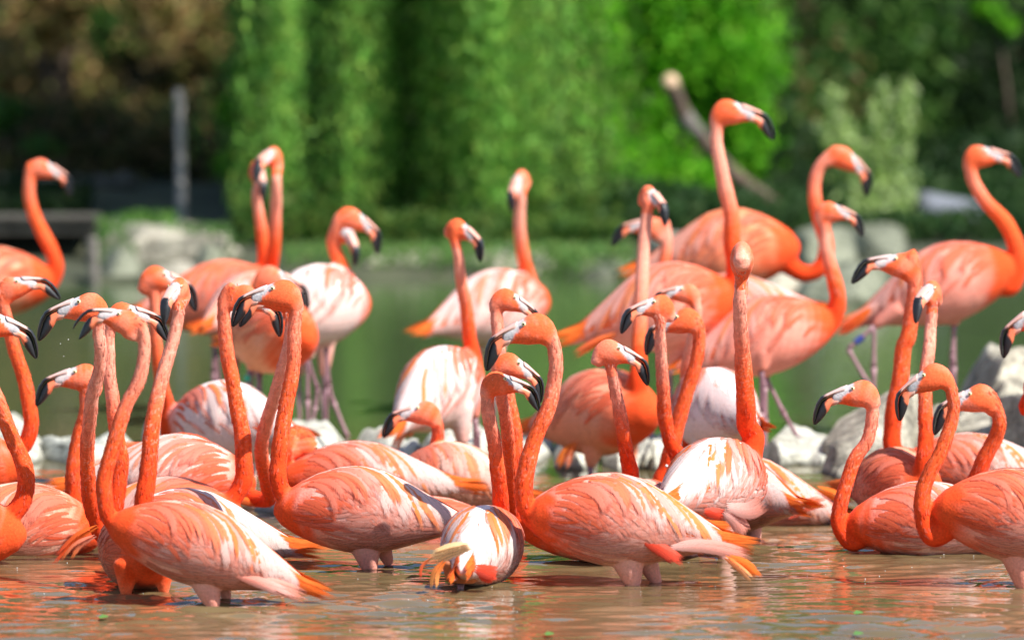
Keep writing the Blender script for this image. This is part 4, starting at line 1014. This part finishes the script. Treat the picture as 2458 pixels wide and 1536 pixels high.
B("orange breasted flamingo facing the camera before the right rocks, on a straight pink neck", 21.8, (2158, 1168, -62, 4, .92, .88),
  [(2238, 715), (2239, 740), (2235, 791), (2229, 836), (2224, 909), (2221, 982), (2221, 1055), (2217, 1110)], (2228, 690, 2195, 769), az=62, w=.45, rt=.0145, rb=.0225, pale_top=1.0, neck_pale=.9, tint=rgb(.82, .27, .15))
B("flamingo cut by the right edge, only its pink bill with black hook in view", 21.8, (2640, 930, 180, 6, 1.0, 1.0),
  [(2505, 765), (2520, 800), (2515, 860), (2490, 920), (2470, 980)], (2470, 748, 2409, 857), w=.4)
B("flamingo at left edge looking right, its bill before the blurred bird's chest", 21.9, (-118, 1120, 0, 6, 1.0, 1.0),
  [(8, 690), (2, 715), (10, 750), (33, 832), (56, 905), (71, 964), (77, 1014), (66, 1057), (43, 1083), (15, 1092)], (42, 672, 143, 716), w=.5, rt=.0165, rb=.0225, pale_top=.3, neck_pale=.1)
B("lowest held head at far left, bill wet with drops, neck behind a straighter one", 21.6, (345, 1285, 176, 3, 1.0, .9),
  [(203, 906), (207, 935), (204, 985), (193, 1037), (182, 1085), (177, 1130), (175, 1178), (185, 1230)], (179, 889, 87, 972), w=.6, rt=.0165, rb=.022, pale_top=.3)
B("coral flamingo with its head behind another's and a shadow across its pink back", 21.4, (410, 1242, 0, 2, 1.0, .90),
  [(556, 690), (540, 712), (536, 740), (537, 785), (545, 848), (558, 914), (571, 980), (580, 1046), (584, 1100), (582, 1150), (566, 1190), (540, 1215)], (614, 706, 672, 806), w=.35, rt=.0165, rb=.0255, pale_top=.3, neck_pale=.6)
B("flamingo behind the right front bird, yellow eye and orange neck curving down to the left", 21.5, (2440, 1225, 160, 3, 1.0, .9),
  [(2372, 945), (2390, 975), (2399, 1011), (2390, 1050), (2364, 1098), (2344, 1138), (2330, 1180)], (2325, 942, 2243, 1041), w=.4, rt=.0165, rb=.0235, pale_top=.15, neck_pale=.3)
B("small grey faced flamingo turned right, its pale neck rising behind the big central back", 21.1, (1545, 1250, 110, 2, 1.0, .9),
  [(1468, 852), (1466, 880), (1475, 926), (1487, 984), (1500, 1046), (1508, 1100), (1512, 1145)], (1487, 833, 1555, 923), w=.5, rt=.0135, rb=.0215, pale_top=1.0, neck_pale=.9)
B("swimming flamingo at right, S shaped neck and orange striped back, low in the water", 21.1, (2218, 1254, 180, 4, 1.0, .90),
  [(2083, 940), (2094, 968), (2094, 1004), (2082, 1055), (2054, 1106), (2032, 1149), (2017, 1200), (2013, 1247), (2025, 1286), (2052, 1304)], (2044, 929, 1955, 1016), w=.75, rt=.0155, rb=.0215, pale_top=.6, neck_pale=1.0,
  hide_legs=True, extra=[([(2300, 1215), (2308, 1190), (2306, 1163)], 7, C_PALE, C_PALE, -.05)])
B("flamingo at left with only its bill showing right of the open billed bird's head", 21.1, (62, 1268, 0, 3, 1.0, 1.0),
  [(266, 770), (262, 800), (260, 850), (262, 905), (268, 951), (276, 998), (284, 1050), (289, 1102), (286, 1152), (280, 1195), (262, 1235)], (316, 740, 403, 817), w=.5, rt=.0155, rb=.0235, pale_top=.8, neck_pale=.6, tint=rgb(.90, .50, .36), hide_legs=True)
B("white flamingo seen from behind right of centre, face hidden, neck straight up", 21.0, (1724, 1162, 62, 4, 1.08, 1.0),
  [(1781, 660), (1779, 700), (1777, 740), (1777, 798), (1782, 871), (1790, 964), (1797, 1018), (1804, 1062)], (1781, 618, 1782, 690), az=-88, side='R', w=1.0, rt=.0145, rb=.0285, pale_top=1.0, neck_pale=.7, hs=1.2,
  extra=[([(1745, 1215), (1800, 1225), (1848, 1200)], 24, C_PALE, C_PINK, -.22), ([(1740, 1225), (1775, 1255), (1795, 1292)], 24, C_PALE, C_PINK, -.22), ([(1690, 1225), (1720, 1232), (1750, 1238)], 13, C_RED, C_RED, -.21)])
B("flamingo at left edge with black hooked bill and thick neck curving out of frame", 20.8, (-128, 1275, 0, 3, 1.0, 1.0),
  [(-32, 780), (-42, 830), (-30, 900), (0, 975), (30, 1050), (52, 1102), (61, 1152), (50, 1205), (22, 1245)], (2, 763, 87, 858), w=.4, rt=.0165, rb=.0245, pale_top=.6, hide_legs=True)
B("pale flamingo with its long bill pointed left at left, neck ending behind two necks", 20.9, (440, 1284, 180, 6, 1.0, 1.0),
  [(236, 765), (239, 799), (242, 832), (236, 885), (225, 945), (215, 998), (210, 1064), (209, 1130), (215, 1201), (231, 1248), (252, 1281)], (188, 721, 93, 815), hd=-.3, w=.95, rt=.0155, rb=.022, pale_top=1.0, neck_pale=.8)
B("large coral flamingo left of centre facing left, orange plumes along its smooth back", 20.7, (850, 1226, 180, 6, 1.0, .95),
  [(698, 715), (706, 750), (708, 798), (703, 881), (688, 964), (675, 1046), (669, 1100), (667, 1142), (675, 1178), (697, 1203)], (653, 689, 558, 781), w=.6, rt=.0165, rb=.0235, pale_top=.4, neck_pale=.5,
  thighs=[((872, 1285, 66), (890, 1376, 15), -.02), ((910, 1290, 40), (935, 1356, 11), .05)])
B("upper of the two crossed bills in the centre, pale face, bill pointing down right", 20.85, (1425, 1250, 180, 3, 1.0, .95),
  [(1216, 868), (1204, 890), (1202, 945), (1211, 1000), (1221, 1073), (1228, 1146), (1230, 1215), (1240, 1255)], (1247, 869, 1297, 965), hd=-.35, w=.4, rt=.0145, rb=.0205, pale_top=.6)
B("orange flamingo at left breast on, straight leaning neck, black bill towards the camera", 20.25, (338, 1322, -80, 4, 1.0, .88),
  [(432, 735), (430, 760), (417, 812), (397, 881), (377, 947), (364, 1030), (355, 1135), (346, 1221)], (420, 686, 396, 773), az=66, hd=-.1, w=.2, rt=.0145, rb=.024, pale_top=.9, neck_pale=1.0, tint=rgb(.88, .26, .10),
  thighs=[((304, 1362, 46), (302, 1438, 9), -.13), ((390, 1362, 42), (394, 1434, 8), -.11)],
  extra=[([(235, 1262), (180, 1290), (140, 1330), (113, 1360)], 10, C_ORG, C_RED, .2), ([(230, 1285), (180, 1310), (145, 1358)], 9, C_PINK, C_ORG, .2)])
B("white flamingo floating tail first in front, yellow tail feathers, lower of the crossed bills", 20.4, (1160, 1312, 80, 6, 1.0, .86),
  [(1186, 915), (1174, 938), (1172, 989), (1185, 1055), (1194, 1127), (1200, 1190), (1198, 1240)], (1214, 906, 1294, 984), w=1.0, rt=.0155, rb=.0215, pale_top=.8, thighs=[((1108, 1356, 62), (1106, 1398, 34), -.19)], thcol=rgb(.50, .15, .055),  # shade under the belly put into this dark red-brown thigh colour
  extra=[([(1130, 1310), (1085, 1318), (1050, 1332), (1022, 1346)], 24, rgb(.86, .60, .34), rgb(.86, .52, .22), -.30), ([(1040, 1335), (1012, 1360), (1008, 1396)], 6, C_ORG, C_RED, -.3), ([(1068, 1345), (1045, 1375), (1038, 1422)], 9, C_ORG, rgb(.92, .45, .15), -.31),
         ([(1140, 1362), (1170, 1372), (1202, 1378)], 20, C_RED, C_RED, -.29), ([(1150, 1378), (1175, 1384), (1198, 1390)], 14, C_RED, C_RED, -.29)])
B("large orange flamingo in front centre, golden striped back, tall neck, bill pointing down left", 20.3, (1462, 1250, 180, 9, 1.02, 1.0),
  [(1310, 785), (1323, 820), (1336, 873), (1333, 927), (1317, 982), (1293, 1036), (1272, 1091), (1260, 1146), (1257, 1200), (1272, 1238), (1300, 1255)], (1255, 775, 1168, 887), w=.55, rt=.0165, rb=.0245, pale_top=.6, neck_pale=.8,
  thighs=[((1500, 1310, 76), (1522, 1412, 15), -.02), ((1540, 1320, 50), (1580, 1405, 11), .05)],
  extra=[([(1540, 1290), (1600, 1325), (1652, 1360)], 18, C_RED, rgb(.80, .09, .05), -.075), ([(1600, 1310), (1690, 1308), (1770, 1322), (1832, 1343)], 20, C_PALE, C_PINK, -.06),
         ([(1750, 1335), (1800, 1360), (1836, 1390)], 13, C_ORG, C_ORG, -.08), ([(1740, 1335), (1780, 1365), (1812, 1398)], 9, C_ORG, rgb(.90, .45, .2), -.09)])
B("large flamingo at right front with ruffled deep orange back and yellow eye", 20.25, (2432, 1240, 180, 12, 1.0, 1.0),
  [(2272, 908), (2284, 935), (2289, 982), (2278, 1033), (2254, 1091), (2230, 1135), (2215, 1182), (2212, 1229), (2225, 1268), (2252, 1288)], (2214, 898, 2159, 1008), w=.25, rt=.0145, rb=.0235, pale_top=.1, neck_pale=.35,
  thighs=[((2440, 1310, 70), (2460, 1416, 17), -.02), ((2490, 1320, 46), (2500, 1402, 13), .05)])
B("nearest flamingo at left front with open bill and orange feathers down its pink wing", 19.86, (455, 1306, 180, 19, 1.02, .86),
  [(331, 772), (344, 809), (347, 865), (332, 918), (303, 978), (281, 1031), (262, 1102), (251, 1152), (251, 1208), (265, 1243), (290, 1266)], (285, 750, 177, 789), w=.5, rt=.0150, rb=.0215, pale_top=.7, neck_pale=.5, jaw=.30,
  thighs=[((485, 1365, 66), (514, 1462, 15), -.02), ((520, 1380, 40), (548, 1440, 10), .05)],
  extra=[([(550, 1362), (620, 1392), (700, 1418), (762, 1444)], 20, C_PALE, C_PINK, -.05), ([(560, 1375), (640, 1402), (720, 1436)], 14, C_PINK, C_PALE, -.06)])


# ------------------------------------------------------------------ small things
bm = bmesh.new()
rs = np.random.default_rng(5)
for u, v, D, r in [(164, 815, 20.9, 1.6), (145, 825, 20.9, 1.3), (153, 855, 20.9, 1.3), (86, 860, 20.8, 2), (918, 1050, 22.2, 2), (300, 1393, 20.2, 2), (1600, 1118, 21.4, 4)] + [(rs.uniform(0, 2458), rs.uniform(1310, 1530), None, rs.uniform(.7, 1.6)) for _ in range(90)]:
    if D is None: D = float(ground_y(v)); p = np.array([at(u, v, D)[0], D, 0.002])
    else: p = at(u, v, D)
    s = r * D / F_PX; bmesh.ops.create_icosphere(bm, subdivisions=1, radius=s, matrix=Matrix.Translation(Vector(p)))
me = bpy.data.meshes.new("water_drops"); bm.to_mesh(me); bm.free(); me.polygons.foreach_set("use_smooth", [True] * len(me.polygons))
M_DROP = plain("foam", (.75, .75, .72), .1); me.materials.append(M_DROP)
o = bpy.data.objects.new("water_drops", me); COL.objects.link(o); o["kind"] = "stuff"; tag(o, "tiny splashed drops and specks of foam on the brown water", "water drops")
for k, (u, v, lb) in enumerate([(1318, 1528, "small green leaf floating at the bottom edge, right of centre"), (2060, 1477, "green leaf floating below the swimming flamingo's reflection"), (248, 1487, "green leaf floating at lower left among pink ripples"), (2060, 1527, "green leaf at the bottom edge in the orange reflection")]):
    D = float(ground_y(v)); c = Vector((at(u, v, D)[0], D, .006)); vv = [(-.012, 0, 0), (-.005, -.03, .001), (.012, -.01, .002), (.010, .03, .001), (-.004, .04, .003)]
    o = mesh_obj("floating_leaf", vv, [(0, 1, 2, 3, 4)], plain("floating_leaf_green", (.08, .22, .03), .5)); o.location = c; tag(o, lb, "leaf", "leaves floating on the pond")
